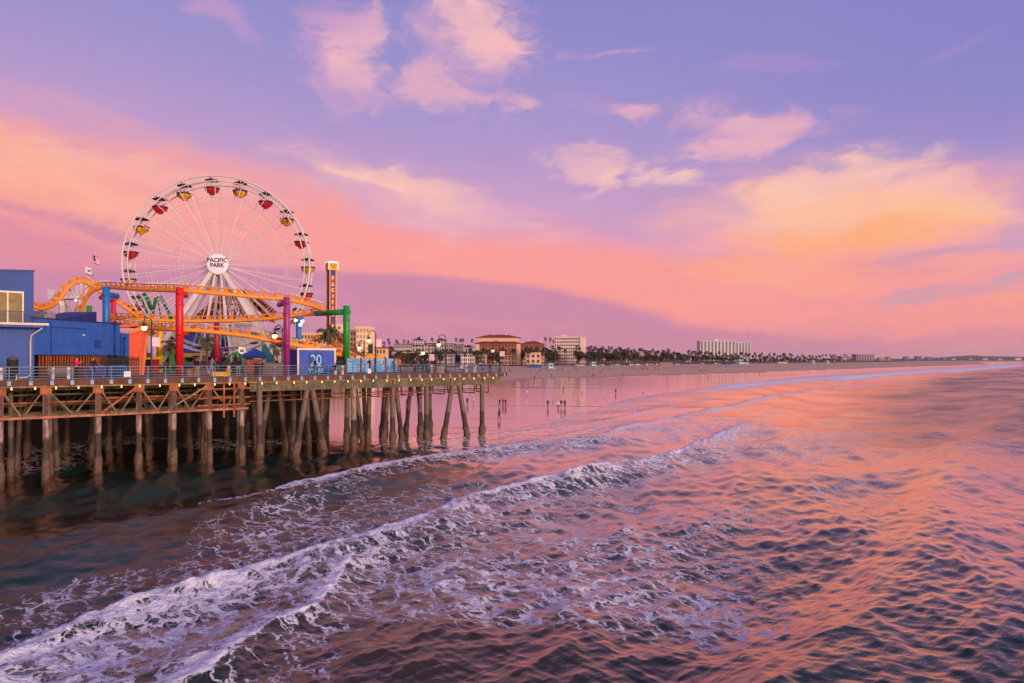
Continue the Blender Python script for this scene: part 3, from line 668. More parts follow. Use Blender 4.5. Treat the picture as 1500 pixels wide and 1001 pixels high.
def build_railing():
    root = thing('pier_railing', 'blue-grey steel railing with four rails along the pier edge', 'railing', (0,0,0))
    st = mat('railing_steel', (84,104,122), .5, .3, dirt=.3)
    br = mat('bracket_steel', (112,148,182), .5, .2, dirt=.25)
    S0, S1 = -9.9, 54.5; n = 43; step = (S1-S0)/n
    for i in range(n+1):
        s = S0+i*step; p = MB().box((s-.035,-.45,ZD-.12), (s+.035,-.38,ZD+1.1), M=PM); p.box((s-.13,-.39,ZD-.42), (s+.13,-.345,ZD-.04), 1, M=PM)
        p.box((s-.11,-.47,ZD-.45), (s-.04,-.4,ZD-.38), 2, M=PM).box((s+.04,-.47,ZD-.45), (s+.11,-.4,ZD-.38), 2, M=PM)
        p.build('post', [st, br, mat('bolt_white', (210,205,200))], root)
    for z, w in ((1.12,.07),(.84,.045),(.58,.045),(.32,.045),(.1,.045)):
        MB().box((S0,-.44,ZD+z-w/2), (S1,-.44+w,ZD+z+w/2), M=PM).build('rail', st, root)
    for z in (1.12,.84,.58,.32,.1): MB().box((54.45,-.4,ZD+z-.03), (54.5,30,ZD+z+.03), M=PM).build('rail', st, root)
    for k in range(1, 14): MB().box((54.44,k*2.2,ZD), (54.51,k*2.2+.07,ZD+1.1), M=PM).build('post', st, root)
build_railing()

# ================================================================== ferris wheel
WHITE = mat('wheel_white', (214,204,204), .45, 0, .06, dirt=.15)
def build_wheel():
    D = 100.; C = px(322.6, 389.5, D); ang = math.radians(10); R = 12.8
    root = thing('ferris_wheel', 'big white ferris wheel with red and yellow gondolas over the pier', 'ferris wheel', (C.x, C.y, ZD), ang)
    zc = C.z-ZD; hub = Vector((0,0,zc)); HW = 1.45
    def at_(r, a, y): return Vector((r*math.sin(a), y, zc+r*math.cos(a)))
    N = 20; off = math.radians(-5.2); dark = mat('wheel_steel_dark', (120,106,108), .5, .2)
    for y in (-HW, HW):
        b = MB(); b.tube([at_(R, 2*PI*k/80, y) for k in range(80)], .14, 6, closed=True); b.tube([at_(R-.75, 2*PI*k/80, y) for k in range(80)], .09, 5, closed=True)
        for k in range(80): b.bar(at_(R, 2*PI*k/80, y), at_(R-.75, 2*PI*(k+(.5 if k % 2 else -.5))/80, y), .05)
        b.build('rim', WHITE, root)
        for rr_ in (.52, .76): MB().tube([at_(R*rr_, 2*PI*k/40, y) for k in range(40)], .025, 4, closed=True).build('tie_ring', WHITE, root)
    b = MB()
    for k in range(N): a = off+2*PI*k/N; b.bar(at_(R-.1, a, -HW), at_(R-.1, a, HW), .12)
    b.build('rim_bracing', WHITE, root)
    for k in range(N):
        a = off+2*PI*(k+.5)/N
        for y in (-HW, HW):
            s = MB(); hy = .55 if y > 0 else -.55
            for da in (-.10, .10): s.bar(at_(1.0, a+da*1.6, hy), at_(R-.75, a+da, y), .075)
            for f in (.4, .75): s.bar(at_(1+(R-1.75)*f, a-.10*(1+.6*(1-f)), hy+(y-hy)*f), at_(1+(R-1.75)*f, a+.10*(1+.6*(1-f)), hy+(y-hy)*f), .04)
            s.build('spoke', WHITE, root)
    MB().lathe([(0,-.9),(.9,-.9),(1.05,-.7),(.7,-.3),(.7,.3),(1.05,.7),(.9,.9),(0,.9)], M=Matrix.Translation(hub) @ Matrix.Rotation(PI/2, 4, 'X')).build('hub', dark, root)
    d = MB().lathe([(0,1.75),(1.3,1.75),(1.5,1.7),(1.52,1.58),(0,1.5)], M=Matrix.Translation(hub) @ Matrix.Rotation(PI/2, 4, 'X'), n=40).build('hub_sign', mat('sign_white', (226,222,226), .4, var=.03, emit=.12), root)
    put_text('PACIFIC\nPARK', .86, mat('sign_navy', (44,40,96), .5), Matrix.Translation(hub+Vector((.0,-1.78,.18))), d, extrude=.02, bold=.02, sx=.92)
    for y in (-2.6, 2.6):
        for sx in (-1, 1):
            l = MB().bar((sx*.35, y*.45, zc-.3), (sx*(9.6), y, 0), .6, .6, up=(0,1,0)); l.build('leg', WHITE, root)
        MB().bar((-4.3, y*.8, zc*.46), (4.3, y*.8, zc*.46), .18).build('cross_beam', WHITE, root)
        for sx in (-1,1): MB().bar((sx*.3, y*.45, zc-.6), (sx*2.3, y*1.0, 0), .26, .3, up=(0,1,0)).build('strut', WHITE, root)
    MB().bar((0,-1.3,zc), (0,2,zc), .5).build('axle', dark, root)
    MB().box((-8.5,-3.6,.0), (8.5,3.6,.5)).box((-8.5,-3.6,.5), (8.5,-3.45,1.4)).build('platform', mat('platform_grey', (120,110,118), .7), root)
    red = mat('gondola_red', (204,36,46), .4, dirt=.05); yel = mat('gondola_yellow', (240,176,34), .4, dirt=.05)
    canr = mat('canopy_dark', (66,48,52), .6); cany = mat('canopy_gold', (110,82,50), .6); trim = mat('gondola_trim', (70,44,70), .5)
    for k in range(N):
        a = off+2*PI*k/N; p = at_(R-.35, a, 0); c = red if k % 2 == 0 else yel
        g = MB().lathe([(0,-2.35),(.42,-2.35),(.46,-2.12),(.78,-2.02),(.98,-1.62),(1.12,-1.28),(1.16,-1.22),(1.06,-1.22),(.9,-1.6),(0,-1.75)], n=16, mi=0)
        g.lathe([(1.13,-1.42),(1.2,-1.38),(1.2,-1.2),(1.14,-1.2)], n=16, mi=1)
        for j in range(8): g.cbox((1.02*math.cos(PI*j/4+.4), 1.02*math.sin(PI*j/4+.4), -1.68), (.07,.07,.5), 1)
        gb = g.build('gondola', [c, trim], root, loc=p); gb.scale = (.88, .88, .88)
        m = MB().tube([(0,0,-1.7),(0,0,.25)], .06, 6)
        for j in range(4): m.bar((.95*math.cos(PI*j/2+.7), .95*math.sin(PI*j/2+.7), -1.25), (.45*math.cos(PI*j/2+.7), .45*math.sin(PI*j/2+.7), .05), .035)
        m.build('pole', mat('gondola_pole', (196,190,196), .4), gb)
        MB().lathe([(0,.42),(.25,.38),(.7,.22),(1.14,.02),(1.16,-.03),(.8,.06),(0,.16)], n=16).build('canopy', canr if k % 2 == 0 else (cany if k in (15,) else canr), gb)
        if k in (1,17,18,19,3,13):
            for j, (xx, yy) in enumerate(((-.45,-.3),(.35,.2),(.1,-.5))[:2+(k % 2)]):
                person_bust(p+Vector((xx,yy,-1.75)), root)
def person_bust(p, wheel):
    BUSTS.append((wheel.name, p.copy()))
BUSTS = []
build_wheel()

# ================================================================== roller coaster
def catmull(P, n=8):
    P = [Vector(p) for p in P]; out = []
    for i in range(len(P)-1):
        a = P[max(0,i-1)]; b = P[i]; c = P[i+1]; d = P[min(len(P)-1,i+2)]
        for k in range(n):
            t = k/n; out.append(.5*((2*b)+(c-a)*t+(2*a-5*b+4*c-d)*t*t+(3*b-a-3*c+d)*t**3))
    out.append(P[-1]); return out
def resample(P, st):
    out = [P[0]]; acc = 0
    for a, b in zip(P[:-1], P[1:]):
        l = (b-a).length
        while acc+l >= st:
            t = (st-acc)/l; a = a.lerp(b, t); out.append(a.copy()); l = (b-a).length; acc = 0
        acc += l
    return out
ORANGE = mat('coaster_orange', (238,150,46), .45, var=.1, dirt=.12)
RUSTO = mat('coaster_brown', (150,78,42), .6, var=.2)
def build_coaster():
    root = thing('roller_coaster', 'orange steel roller coaster track winding above the pier on coloured columns', 'roller coaster', (0,0,0))
    def track(pts, m, up=(0,0,1), lights=False, tie=1.45, gauge=.34, rise=.62, rs=.24):
        P = resample(catmull([px(*p[:3]) for p in pts]), .45); n = len(P); ups = [Vector(up).normalized()]*n
        R1 = []; R2 = []
        for i in range(n):
            t = (P[min(n-1,i+1)]-P[max(0,i-1)]).normalized(); s = t.cross(ups[i]).normalized(); u = s.cross(t)
            R1.append(P[i]+u*rise+s*gauge); R2.append(P[i]+u*rise-s*gauge)
        seg = link('track', MB().tube(P, rs, 8).mesh('track', m), root)
        for R_ in (R1, R2): MB().tube(R_, .05, 5).build('rail', m, seg)
        b = MB(); k = max(1, int(tie/.45))
        for i in range(0, n, k):
            for R_ in (R1, R2):
                j = min(n-1, i+1); b.add([P[max(0,i-1)], P[j], R_[i], R_[i]+(P[j]-P[i])*.3], [(0,1,2),(1,3,2)]); b.bar(P[i], R_[i], .1)
        b.build('cross_tie', m, seg)
        if lights:
            cols = [mat('led_green', (120,240,150), .4, emit=.8), mat('led_violet', (140,130,250), .4, emit=.8)]
            L = MB(); Q = resample(R1 if (P[n//2].y > R1[n//2].y) else R2, .55)
            for i, q in enumerate(Q): L.cbox(q+Vector((0,0,.11)), (.075,.075,.075), (i//16) % 2)
            L.build('light_string', cols, seg, kind='stuff')
    # top run, its turn at the right end and the way back behind the columns
    track([(117,466,85),(120,452,84.5),(128,434,84),(140,424,83.6),(158,421,83),(200,424,78.5),(263,426,74.6),(300,428.5,75),(350,433,76.4),(411,438.5,78.6),(438,443,80),(456,448,82),(470,453,85)], ORANGE, lights=True)
    track([(470,453,85),(474,456,88),(468,459,91.),(456,460.5,92.5),(438,462,92.5),(411,465.5,92),(384,468,91.5),(348,470,91),(300,470.5,89),(258,470.5,87),(200,468,84),(170,466.5,86),(158,467,86),(157,470,84),(168,474,83),(190,477.5,80.5)], ORANGE, lights=False)
    track([(190,477.5,80.5),(222,481,78),(258,483,76.4),(294,485,77),(330,488.5,78),(366,493,79),(393,498.7,80),(429,505,81.5),(456,509.5,83),(490,518,86),(520,526,90)], ORANGE, lights=True)
    track([(30,446,88),(48,449.5,88),(62,453,88),(76,449,88),(87,440,88),(96,426,88.5),(106,416,89),(119,412.5,90),(131,417,91),(146,427,92),(165,439,92.5),(182,450,93),(200,463,94),(214,470,95)], ORANGE, tie=.9)
    track([(482,478,108),(500,500,104),(515,512,104),(535,522,104),(560,529,106)], RUSTO, tie=1.4)
    track([(420,520,108),(450,504,108),(470,497,106),(486,503,104),(500,512,103),(512,521,103)], ORANGE, tie=1.4)
    # the dark hill seen from below, behind the wheel
    for dv, dD in ((0,0),(9,2.5)):
        track([(286,474+dv,112+dD),(304,458+dv,112+dD),(322,441+dv,112+dD),(338,431+dv,112+dD),(352,429+dv,113+dD),(366,435+dv,114+dD),(384,448+dv,115+dD),(402,463+dv,116+dD)], RUSTO, tie=.8, gauge=.9)
    b = MB(); rr = random.Random(5)
    for k in range(18):
        u0 = 290+k*6.2; v0 = 429+abs(u0-345)**1.35*.135
        b.bar(px(u0,v0,113), px(u0+rr.uniform(-8,8),472,113), .22); b.bar(px(u0,v0+6,115.5), px(u0+rr.uniform(-14,14),470,115.5), .16)
    for v in (446,455,464): b.bar(px(300-(464-v)*-.5,v,114), px(392-(464-v)*1.3,v,114), .2)
    b.build('trestle', RUSTO, root)
    # coloured columns: u, v of the top, distance, diameter, colour, arm
    def column(u, vt, D, d, c, name, arm=None, zb=ZD, label=None):
        p = px(u, vt, D); m = mat('column_'+name, c, .4, var=.06, dirt=.08)
        o = MB().lathe([(d/2*1.0,zb-p.z),(d/2,-.06),(d/2-.06,0)], (p.x,p.y,p.z), 20).build('support_column', m, root, label=label or name+' coaster column')
        for z in (0.62,): MB().lathe([(d/2+.05,-.06),(d/2+.05,.06)], (p.x,p.y,p.z-z*3), 20).build('flange', m, o)
        for (u2, v2, D2, w) in (arm or []):
            q = px(u2, v2, D2); MB().tube([(p.x,p.y,q.z), q], w, 12).build('arm', m, o)
            cp = Vector((p.x,p.y,q.z)); dr = (cp-q).normalized(); MB().tube([cp, cp+dr*(d/2+.05)], w*.9, 12).build('flange', m, o)
    column(263, 421.5, 73., .78, (204,24,34), 'red', [(272,433,76,.32),(273,491,77.5,.32)])
    column(420, 435.5, 77.6, .72, (150,46,118), 'magenta', [(409,446.5,81,.33),(409,505,80.5,.33)])
    column(155.5, 420, 82., .8, (20,110,190), 'blue', [(172,434,84,.33)])
    column(507.5, 448, 87., .82, (20,142,50), 'green', [(463,459.5,90,.36)])
    column(166, 437, 89, .66, (206,44,84), 'pink', [(148,436,86,.3)])
    column(131, 448, 86, .63, (60,170,50), 'light green')
    column(234, 474, 90, .8, (240,180,20), 'yellow')
    column(317.5, 470, 92, .68, (196,36,44), 'crimson', [(330,470,91,.2)])
    column(437.5, 462, 96, .75, (20,130,200), 'sky blue')
    # the white lift structure at the left
    w = WHITE; st = []
    MB().bar(px(75,438,90), px(122,436,90), 1.6, .35).build('lift_platform', w, root)
    for u, v, r in ((92,440,.5),(119,438,.5),(60,452,.16)):
        p = px(u, v, 90); MB().lathe([(r,ZD-p.z),(r,0)], tuple(p), 12).build('lift_leg', w, root)
    b = MB()
    for u0,v0,u1,v1 in ((98,440,104,462),(118,440,104,462),(75,438,122,436),(103,424,106,436),(113,415,113,436),(119,415,119,436),(126,418,126,436),(103,424,113,436),(75,430,90,430),(75,430,75,438),(79,427,79,438)): b.bar(px(u0,v0,89.6), px(u1,v1,89.6), .22)
    b.build('lift_bracing', w, root)
    b = MB()
    for i in range(5): b.bar(px(130+i*5,407+i*4.5,93), px(130+i*5,414+i*4.5,93), .08)
    b.bar(px(128,405,93), px(154,429,93), .1).bar(px(128,411,93), px(152,433,93), .45, .1)
    b.build('lift_stair', w, root)
    MB().cbox(px(78,432,89.5), (.9,.9,1.4)).build('lift_cabin', mat('cabin_white', (206,200,206)), root)
    for u,v in ((87,443),(111,440)):
        p = px(u,v,89); MB().lathe([(0,-.12),(.13,0),(0,.12)], tuple(p), 8).build('flood_lamp', mat('flood_white', (255,250,255), emit=9), root)
build_coaster()

# ================================================================== buildings on the pier
def mat_siding(name, c, rot, board=.22, depth=.5):
    m = bpy.data.materials.new(name); m.use_nodes = True; t = NT(m.node_tree); b = t.n['Principled BSDF']
    pos = t.new('ShaderNodeTexCoord').outputs['Object']; q = t.mapping(pos, rot=(0, rot, 0)); s = t.new('ShaderNodeSeparateXYZ'); t.put(s.inputs[0], q)
    fr = t.math('FRACT', t.math('DIVIDE', s.outputs[0], board)); g = t.math('LESS_THAN', fr, .12)
    n = t.noise(pos, 1.4, 6, .65); l = lin(c)
    col = t.mix(t.rng(n, .3, .7), tuple(x*.85 for x in l), tuple(x*1.12 for x in l)); col = t.mix(t.math('MULTIPLY', g, depth), col, tuple(x*.35 for x in l))
    t.put(b.inputs['Base Color'], col); b.inputs['Roughness'].default_value = .6
    return m
NAVY = mat('blue_paint', (34,70,170), .5, var=.1, dirt=.1)
def frame(p, ang): return Matrix.Translation(p) @ Matrix.Rotation(ang, 4, 'Z')
def yaw(a, b): return math.atan2(b.y-a.y, b.x-a.x)
def build_blue():
    C = Vector((-44.8, 64, ZD)); a2 = Vector((-43.05, 75, ZD))
    root = thing('blue_building', 'royal blue two-storey building with balcony and white downpipe at the pier edge', 'building', tuple(C), PANG)
    sv = mat_siding('blue_boards', (32,76,156), 0., .3, .35); sd = mat_siding('blue_siding', (40,92,180), math.radians(52), .36, .7)
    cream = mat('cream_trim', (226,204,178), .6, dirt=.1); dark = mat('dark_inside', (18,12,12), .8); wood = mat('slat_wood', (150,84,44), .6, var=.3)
    # block facing the edge: x runs along the edge, negative to the left; y inland
    MB().box((-30,0,0), (-4.3,10,4.9)).box((-2.6,0,0), (0,10,4.9)).box((-4.3,0,2.35), (-2.6,10,4.9)).build('wall', sv, root)
    MB().box((-4.3,.25,0), (-2.6,.4,2.35)).build('door', NAVY, root)
    b = MB()
    for i in range(24): b.box((-12.6+i*.3,-.04,.1), (-12.46+i*.3,0,2.25))
    b.build('slat_screen', wood, root)
    up = MB(); n = 0
    vs = [(-30,.3,5.2),(0,.3,5.2),(0,.3,10.05),(-30,.3,8.4),(-30,8,5.2),(0,8,5.2),(0,8,10.05),(-30,8,8.4)]
    up.add(vs, [(0,1,2,3),(7,6,5,4),(0,4,5,1),(1,5,6,2),(2,6,7,3),(3,7,4,0)]); up.build('upper_wall', mat_siding('blue_boards_upper', (24,66,146), PI/2, .35, .3), root)
    MB().box((-30.2,.1,8.3), (-30.1,.2,8.4)).bar((-30,.2,8.46), (0.1,.2,10.12), .3, .1).build('roof_edge', mat('blue_trim', (46,74,160)), root)
    MB().box((-30,-1.4,4.92), (1.,.3,5.12)).build('balcony_slab', cream, root)
    MB().box((-30,-1.2,4.72), (.6,.0,4.9)).build('soffit', NAVY, root)
    w = MB().box((-3.,.2,5.15), (-.9,.3,7.95)); w.build('window_pane', mat('warm_glass', (128,112,70), .6, var=.2), root)
    f = MB()
    for x in (-3.1,-2.05,-.9): f.box((x,.12,5.15), (x+.12,.3,8.0))
    f.box((-6.,.13,7.92), (-.78,.3,8.08)); f.build('window_frame', mat('pale_frame', (232,214,186)), root)
    MB().box((-5.9,.2,5.15), (-3.12,.3,7.92)).build('window_pane', mat('dim_glass', (110,94,74), .6), root)
    r = MB()
    for i in range(64): r.box((-9.+i*.155,-1.32,5.12), (-8.97+i*.155,-1.29,6.12))
    r.box((-9,-1.34,6.1), (.9,-1.28,6.16)).box((.84,-1.32,6.1), (.9,.3,6.16)).build('balcony_rail', mat('balcony_blue', (44,54,120)), root)
    MB().tube([(.55,-.9,4.7),(.1,-.5,4.3),(-.25,-.25,4.0),(-.3,-.2,3.4),(-.3,-.2,.3),(-.6,-.4,.1),(-1.3,-.5,.05)], .055, 8).build('downpipe', cream, root)
    MB().lathe([(0,-.1),(.09,0),(0,.1)], (-6.1,-.15,4.2), 8).bar((-6.4,-.12,4.3), (-5.8,-.12,4.3), .04).build('wall_lamp', cream, root)
    # low wing running inland
    A = yaw(C, a2); L = (a2-C).length
    wing = thing('blue_wing', 'long low blue building clad in diagonal boards above a slatted front', 'building', tuple(C+Vector((0,0,0))), A)
    def slope(z): return z
    MB().box((0.02,0.02,2.22), (L,6,5.65)).build('wall', sd, wing)
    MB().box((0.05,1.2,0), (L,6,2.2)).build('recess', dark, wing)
    MB().box((0,-.05,5.62), (L+.1,6.05,5.74)).build('coping', mat('blue_coping', (28,40,96)), wing)
    s = MB(); x = 1.0; rr = random.Random(2)
    while x < L-1.5: s.box((x,.4,0), (x+.13,.5,2.2)); x += .27+rr.random()*.12
    s.build('slat_screen', wood, wing)
    MB().box((1.0,.3,0), (L-2,.39,.95)).build('dado', mat('dado_brown', (96,52,36), .7), wing)
    for x, z in ((.7,4.7),(5.9,4.25)): MB().lathe([(0,-.11),(.12,-.04),(.12,.05),(0,.1)], (x,-.08,z), 10).build('wall_lamp', cream, wing)
    MB().tube([(L-.9,-.07,2.2),(L-.9,-.07,5.6)], .06, 6).box((L-1.05,-.16,5.55), (L-.75,.0,5.9)).build('downpipe', mat('pipe_blue', (26,42,110)), wing)
    cd = mat('conduit_blue', (30,52,120), .5)
    MB().tube([(1.9,-.05,2.3),(1.9,-.05,5.5)], .03, 5).tube([(1.9,-.05,4.9),(6.4,-.05,4.9)], .03, 5).build('conduit', cd, wing)
    v_ = MB()
    for i in range(7): v_.box((7.4,-.05,3.0+i*.12), (8.3,0,3.06+i*.12))
    v_.build('vent', cd, wing)
    MB().box((3.2,2,5.7), (4.6,3.4,6.5)).box((3.35,2.1,6.5), (4.45,3.3,6.6)).build('roof_unit', mat('unit_grey', (140,134,136), .6, dirt=.3), wing)
    # raised blue roof piece behind the wing
    p = px(110, 466, 72); q = thing('blue_roof_house', 'dark blue sloping roof box rising behind the long blue wing', 'building', (p.x,p.y,ZD), A)
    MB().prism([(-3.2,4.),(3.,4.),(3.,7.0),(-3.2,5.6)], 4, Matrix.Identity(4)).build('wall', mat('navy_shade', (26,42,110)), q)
    # next small blue block and orange wall
    p = a2+Vector((.12,.1,0)); b2 = thing('blue_kiosk_block', 'small blue block with black pipe between the blue wing and orange wall', 'building', tuple(p), A)
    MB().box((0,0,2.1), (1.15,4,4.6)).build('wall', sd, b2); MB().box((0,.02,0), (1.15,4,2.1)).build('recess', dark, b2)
    MB().box((-.0,-.1,4.62), (1.6,4,4.75)).build('roof', mat('roof_grey', (160,140,130)), b2)
    MB().tube([(.25,-.06,2.1),(.25,-.06,4.2)], .05, 6).box((.15,-.12,4.1), (.6,0,4.2)).build('downpipe', mat('pipe_black', (20,20,36)), b2)
    D = 79.; p = px(203, 549, D); p.z = ZD; an = face_cam(p)
    o = thing('orange_wall_stand', 'bright orange stand with a slanting wall beside the black slat fence', 'booth', tuple(p), an)
    og = mat('orange_paint', (236,84,20), .5, var=.08); og2 = mat('orange_light', (250,130,50), .5)
    MB().prism([(-1.2,0),(.45,0),(.95,5.45),(-1.2,4.55)], 3.0, Matrix.Identity(4)).build('wall', og, o)
    MB().bar((-1.3,-.12,4.75), (1.3,-.12,5.75), .5, .42).build('roof', og2, o); MB().bar((-2.4,1,5.5), (1.3,1,5.9), 2., .25).build('roof', og, o)
    MB().prism([(.3,0),(.55,0),(1.1,5.5),(.8,5.5)], .12, Matrix.Translation((0,-.1,0))).build('corner_strip', og2, o)
    # slat fence
    f0 = on_deck(138, 551.2); f1 = on_deck(204, 550.2); fz = thing('slat_fence', 'black vertical slat fence in front of the orange stand', 'fence', tuple(f0), yaw(f0, f1)); L = (f1-f0).length
    b = MB(); x = 0
    while x < L: b.box((x,0,0), (x+.1,.05,2.05+.06*math.sin(x*9))); x += .17
    b.build('slat_panel', mat('black_slat', (28,22,22), .6), fz); MB().box((0,.06,1.7), (L,.1,1.8)).box((0,.06,.3), (L,.1,.4)).build('fence_rail', mat('black_rail', (20,16,16)), fz)
build_blue()
def blue_booth():
    a = on_deck(436, 549.5); an = PANG; W_ = 4.57
    r = thing('anniversary_booth', 'blue booth with white roof edge and a 20 YEARS banner', 'booth', tuple(a), an)
    H = 2.85; sd = mat_siding('booth_blue', (36,74,176), 0., .4, .15); wt_ = mat('booth_trim', (232,206,196), .6)
    MB().box((0,0,0), (W_,4,H)).build('wall', sd, r)
    MB().box((-.12,-.12,H), (W_+.12,4.2,H+.22)).build('roof', wt_, r); MB().box((-.06,-.06,0), (.14,.02,H)).box((W_-.1,-.06,0), (W_+.06,.02,H)).build('corner_trim', wt_, r)
    bn = MB().box((W_*.3,-.04,.02), (W_*.66,-.005,H-.3)).build('banner', mat('banner_navy', (34,42,120), .5), r)
    lb = mat('letter_blue', (110,180,236), .5, emit=.15)
    put_text('20', 1.75, lb, Matrix.Translation((W_*.48,-.05,1.65)), bn, bold=.02, sx=.8)
    put_text('YEARS', .72, lb, Matrix.Translation((W_*.48,-.05,.42)), bn, bold=.02, sx=.9)
    MB().box((W_*.34,-.06,.98), (W_*.62,-.045,1.08)).build('banner_stripe', mat('stripe_white', (230,230,240)), bn)
blue_booth()
def mural():
    r = thing('mural_hoarding', 'row of five blue painted panels between wooden posts', 'fence', (0,0,0))
    us = [507.5,529,549,565,577.5,583]; ps = []
    m = bpy.data.materials.new('mural_paint'); m.use_nodes = True; t = NT(m.node_tree); b = t.n['Principled BSDF']
    pos = t.new('ShaderNodeNewGeometry').outputs['Position']; n = t.noise(pos, .8, 5, .6, 1.); col = t.ramp(n, [(.2, lin((30,80,170))), (.42, lin((70,150,210))), (.55, lin((130,190,228))), (.65, lin((100,110,200))), (.8, lin((40,100,190)))])
    t.put(b.inputs['Base Color'], col); b.inputs['Roughness'].default_value = .6
    post = mat('mural_post', (120,74,56), .7); red = mat('mural_red', (200,40,50))
    for i, u in enumerate(us): D = 86+i*.9; ps.append(Vector(((u-750)/F*D, D, ZD)))
    for i in range(5):
        a, c = ps[i], ps[i+1]; an = yaw(a, c); M = frame(a, an); L = (c-a).length
        MB().box((.08,0,.12), (L-.08,.06,1.88), M=M).build('panel', m, r)
        if i in (1,2,3): MB().box((L*.72,-.02,1.1), (L*.84,0,1.6), M=M).build('painted_mark', red, r)
    for p in ps: MB().cbox(p+Vector((0,0,1.)), (.2,.2,2.)).build('post', post, r)
mural()

# ================================================================== lamps, signs, small things
def lamp(u, vb, vt, side, hd, label, banner=None, glow=6.):
    glow = glow*.32 if glow > 1 else glow
    p = on_deck(u, vb); k = p.y/F; H = (vb-vt)*k; rch = hd*k
    r = thing('street_lamp', label, 'street lamp', tuple(p), face_cam(p), group='curved lamps along the pier')
    ir = mat('lamp_iron', (54,50,58), .5, .3)
    MB().lathe([(.16,0),(.16,.5),(.1,.6),(.075,H*.6),(.055,H-rch*.5)], n=10).build('pole', ir, r)
    pts = [(0,0,H-rch*.5)]+[(side*(rch/2-rch/2*math.cos(a)), 0, H-rch*.5+rch*.55*math.sin(a)) for a in [PI*i/10 for i in range(1,10)]]+[(side*rch,0,H-rch*.6),(side*rch,0,H-rch*1.0)]
    MB().tube(pts, .045, 6).build('arm', ir, r)
    z = H-rch*1.0
    s = MB().lathe([(.05,.1),(.2,-.02),(.26,-.2)], (side*rch,0,z), 12).build('lamp_shade', ir, r)
    MB().lathe([(.24,-.2),(.27,-.36),(.2,-.55),(0,-.62)], (side*rch,0,z), 12).build('globe', mat('lamp_glow_%d' % int(glow), (255,232,170), .4, emit=glow), r)
    if banner: 
        MB().box((-.5 if side > 0 else .05,-.05,banner[0]), (-.02 if side > 0 else .75,.05,banner[1])).build('banner', mat('banner_pink', (226,190,200), var=.25, vs=5), r)
    return r
lamp(222, 553.5, 466, -1, 9.5, 'tall curved lamp beside the orange stand, lit globe, white sign box', (3.0,3.9), 7)
lamp(413.5, 551, 478, -1, 10.5, 'curved lamp with lit globe just left of the magenta column', None, 7)
lamp(533.5, 546.6, 499, -1, 7, 'smaller curved lamp in front of the beige apartment block', None, 5)
lamp(550.5, 547.5, 485, -1, 10, 'curved lamp with lit globe and pink banner behind the mural panels', (3.3,4.3), 6)
lamp(653, 546.3, 491, -1, 10.5, 'curved lamp with lit globe in front of the white hotel', None, 6)
lamp(731.5, 546.2, 501, -1, 10, 'unlit-looking curved lamp with round pink sign at the pier corner', (2.2,2.9), .25)
lamp(628, 545.8, 505, -1, 8.5, 'far curved lamp among the palms beyond the deck people', (1.6,2.5), 5)
def lifebuoy(u, v, D):
    p = px(u, v, D); MB().tube([(.3*math.cos(a),0,.3*math.sin(a)) for a in [2*PI*i/16 for i in range(16)]], .06, 6, closed=True).build('lifebuoy', mat('buoy_blue', (40,90,180)), None, label='round blue sign disc hung on the railing near the pier corner', cat='sign', loc=tuple(p), rot=face_cam(p))
def simple(name, label, cat, p, build, mats, parts=None, group=None, rot=None):
    r = thing(name, label, cat, tuple(p), face_cam(p) if rot is None else rot, group)
    for pn, fn, m in build: b = MB(); fn(b); b.build(pn, m, r)
    return r
def barrier(u, v, w, label):
    p = on_deck(u, v); bl = mat('barrier_blue', (28,110,214), .45)
    def fr(b):
        b.tube([(-w/2,0,.25),(-w/2,0,1.0),(-w/2+.12,0,1.12),(w/2-.12,0,1.12),(w/2,0,1.0),(w/2,0,.25),(w/2-.1,0,.18),(-w/2+.1,0,.18)], .06, 6, closed=True)
    def bars(b):
        x = -w/2+.15
        while x < w/2-.05: b.tube([(x,0,.2),(x,0,1.1)], .025, 5); x += .16
    def feet(b): b.cbox((-w*.35,0,.05), (.12,.6,.1)).cbox((w*.35,0,.05), (.12,.6,.1)).bar((-w*.35,0,.1), (-w*.35,0,.2), .06).bar((w*.35,0,.1), (w*.35,0,.2), .06)
    simple('crowd_barrier', label, 'barrier', p, [('frame', fr, bl), ('bars', bars, bl), ('foot', feet, bl)], None, group='blue crowd barriers')
barrier(132.5, 553.3, .9, 'narrow bright blue crowd barrier behind the person in black')
barrier(145.5, 553.3, .95, 'bright blue crowd barrier in the middle of three')
barrier(172.5, 553.2, 1.45, 'wide blue crowd barrier below the black slat fence')
def bench(u, v, w, label, dark=False):
    p = on_deck(u, v); g = mat('bench_slat', (128,116,122), .7); wt_ = mat('bench_leg', (222,214,214), .6)
    def seat(b): b.box((-w/2,-.25,.42), (w/2,.2,.48))
    def back(b): b.box((-w/2,.2,.62), (w/2,.25,.76)).box((-w/2,.22,.85), (w/2,.27,1.0))
    r = simple('bench', label, 'bench', p, [('seat', seat, g), ('backrest', back, g)], None, group='benches along the pier')
    for x in (-w*.3, w*.3): MB().box((x-.12,-.3,0), (x+.12,-.18,.42)).box((x-.12,.1,0), (x+.12,.22,.42)).box((x-.1,.2,.4), (x+.1,.26,1.05)).build('leg', wt_, r)
bench(89, 556.3, 1.95, 'grey slatted bench with white legs left of the person in pink')
bench(497, 549.6, 1.3, 'grey bench with white legs right of the blue booth')
bench(640, 546.6, 2.2, 'grey bench the group of people sit on')
bench(690, 546.1, 2.0, 'grey bench far right of the mural near the pier corner')
bench(12, 557.3, 1.6, 'low pale bench frame before the slatted window, far left')
p = on_deck(335, 552.8); yl = mat('hydrant_yellow', (236,176,16), .45)
h = thing('fire_hydrant', 'tall yellow fire hydrant beside the yellow box', 'hydrant', tuple(p), face_cam(p))
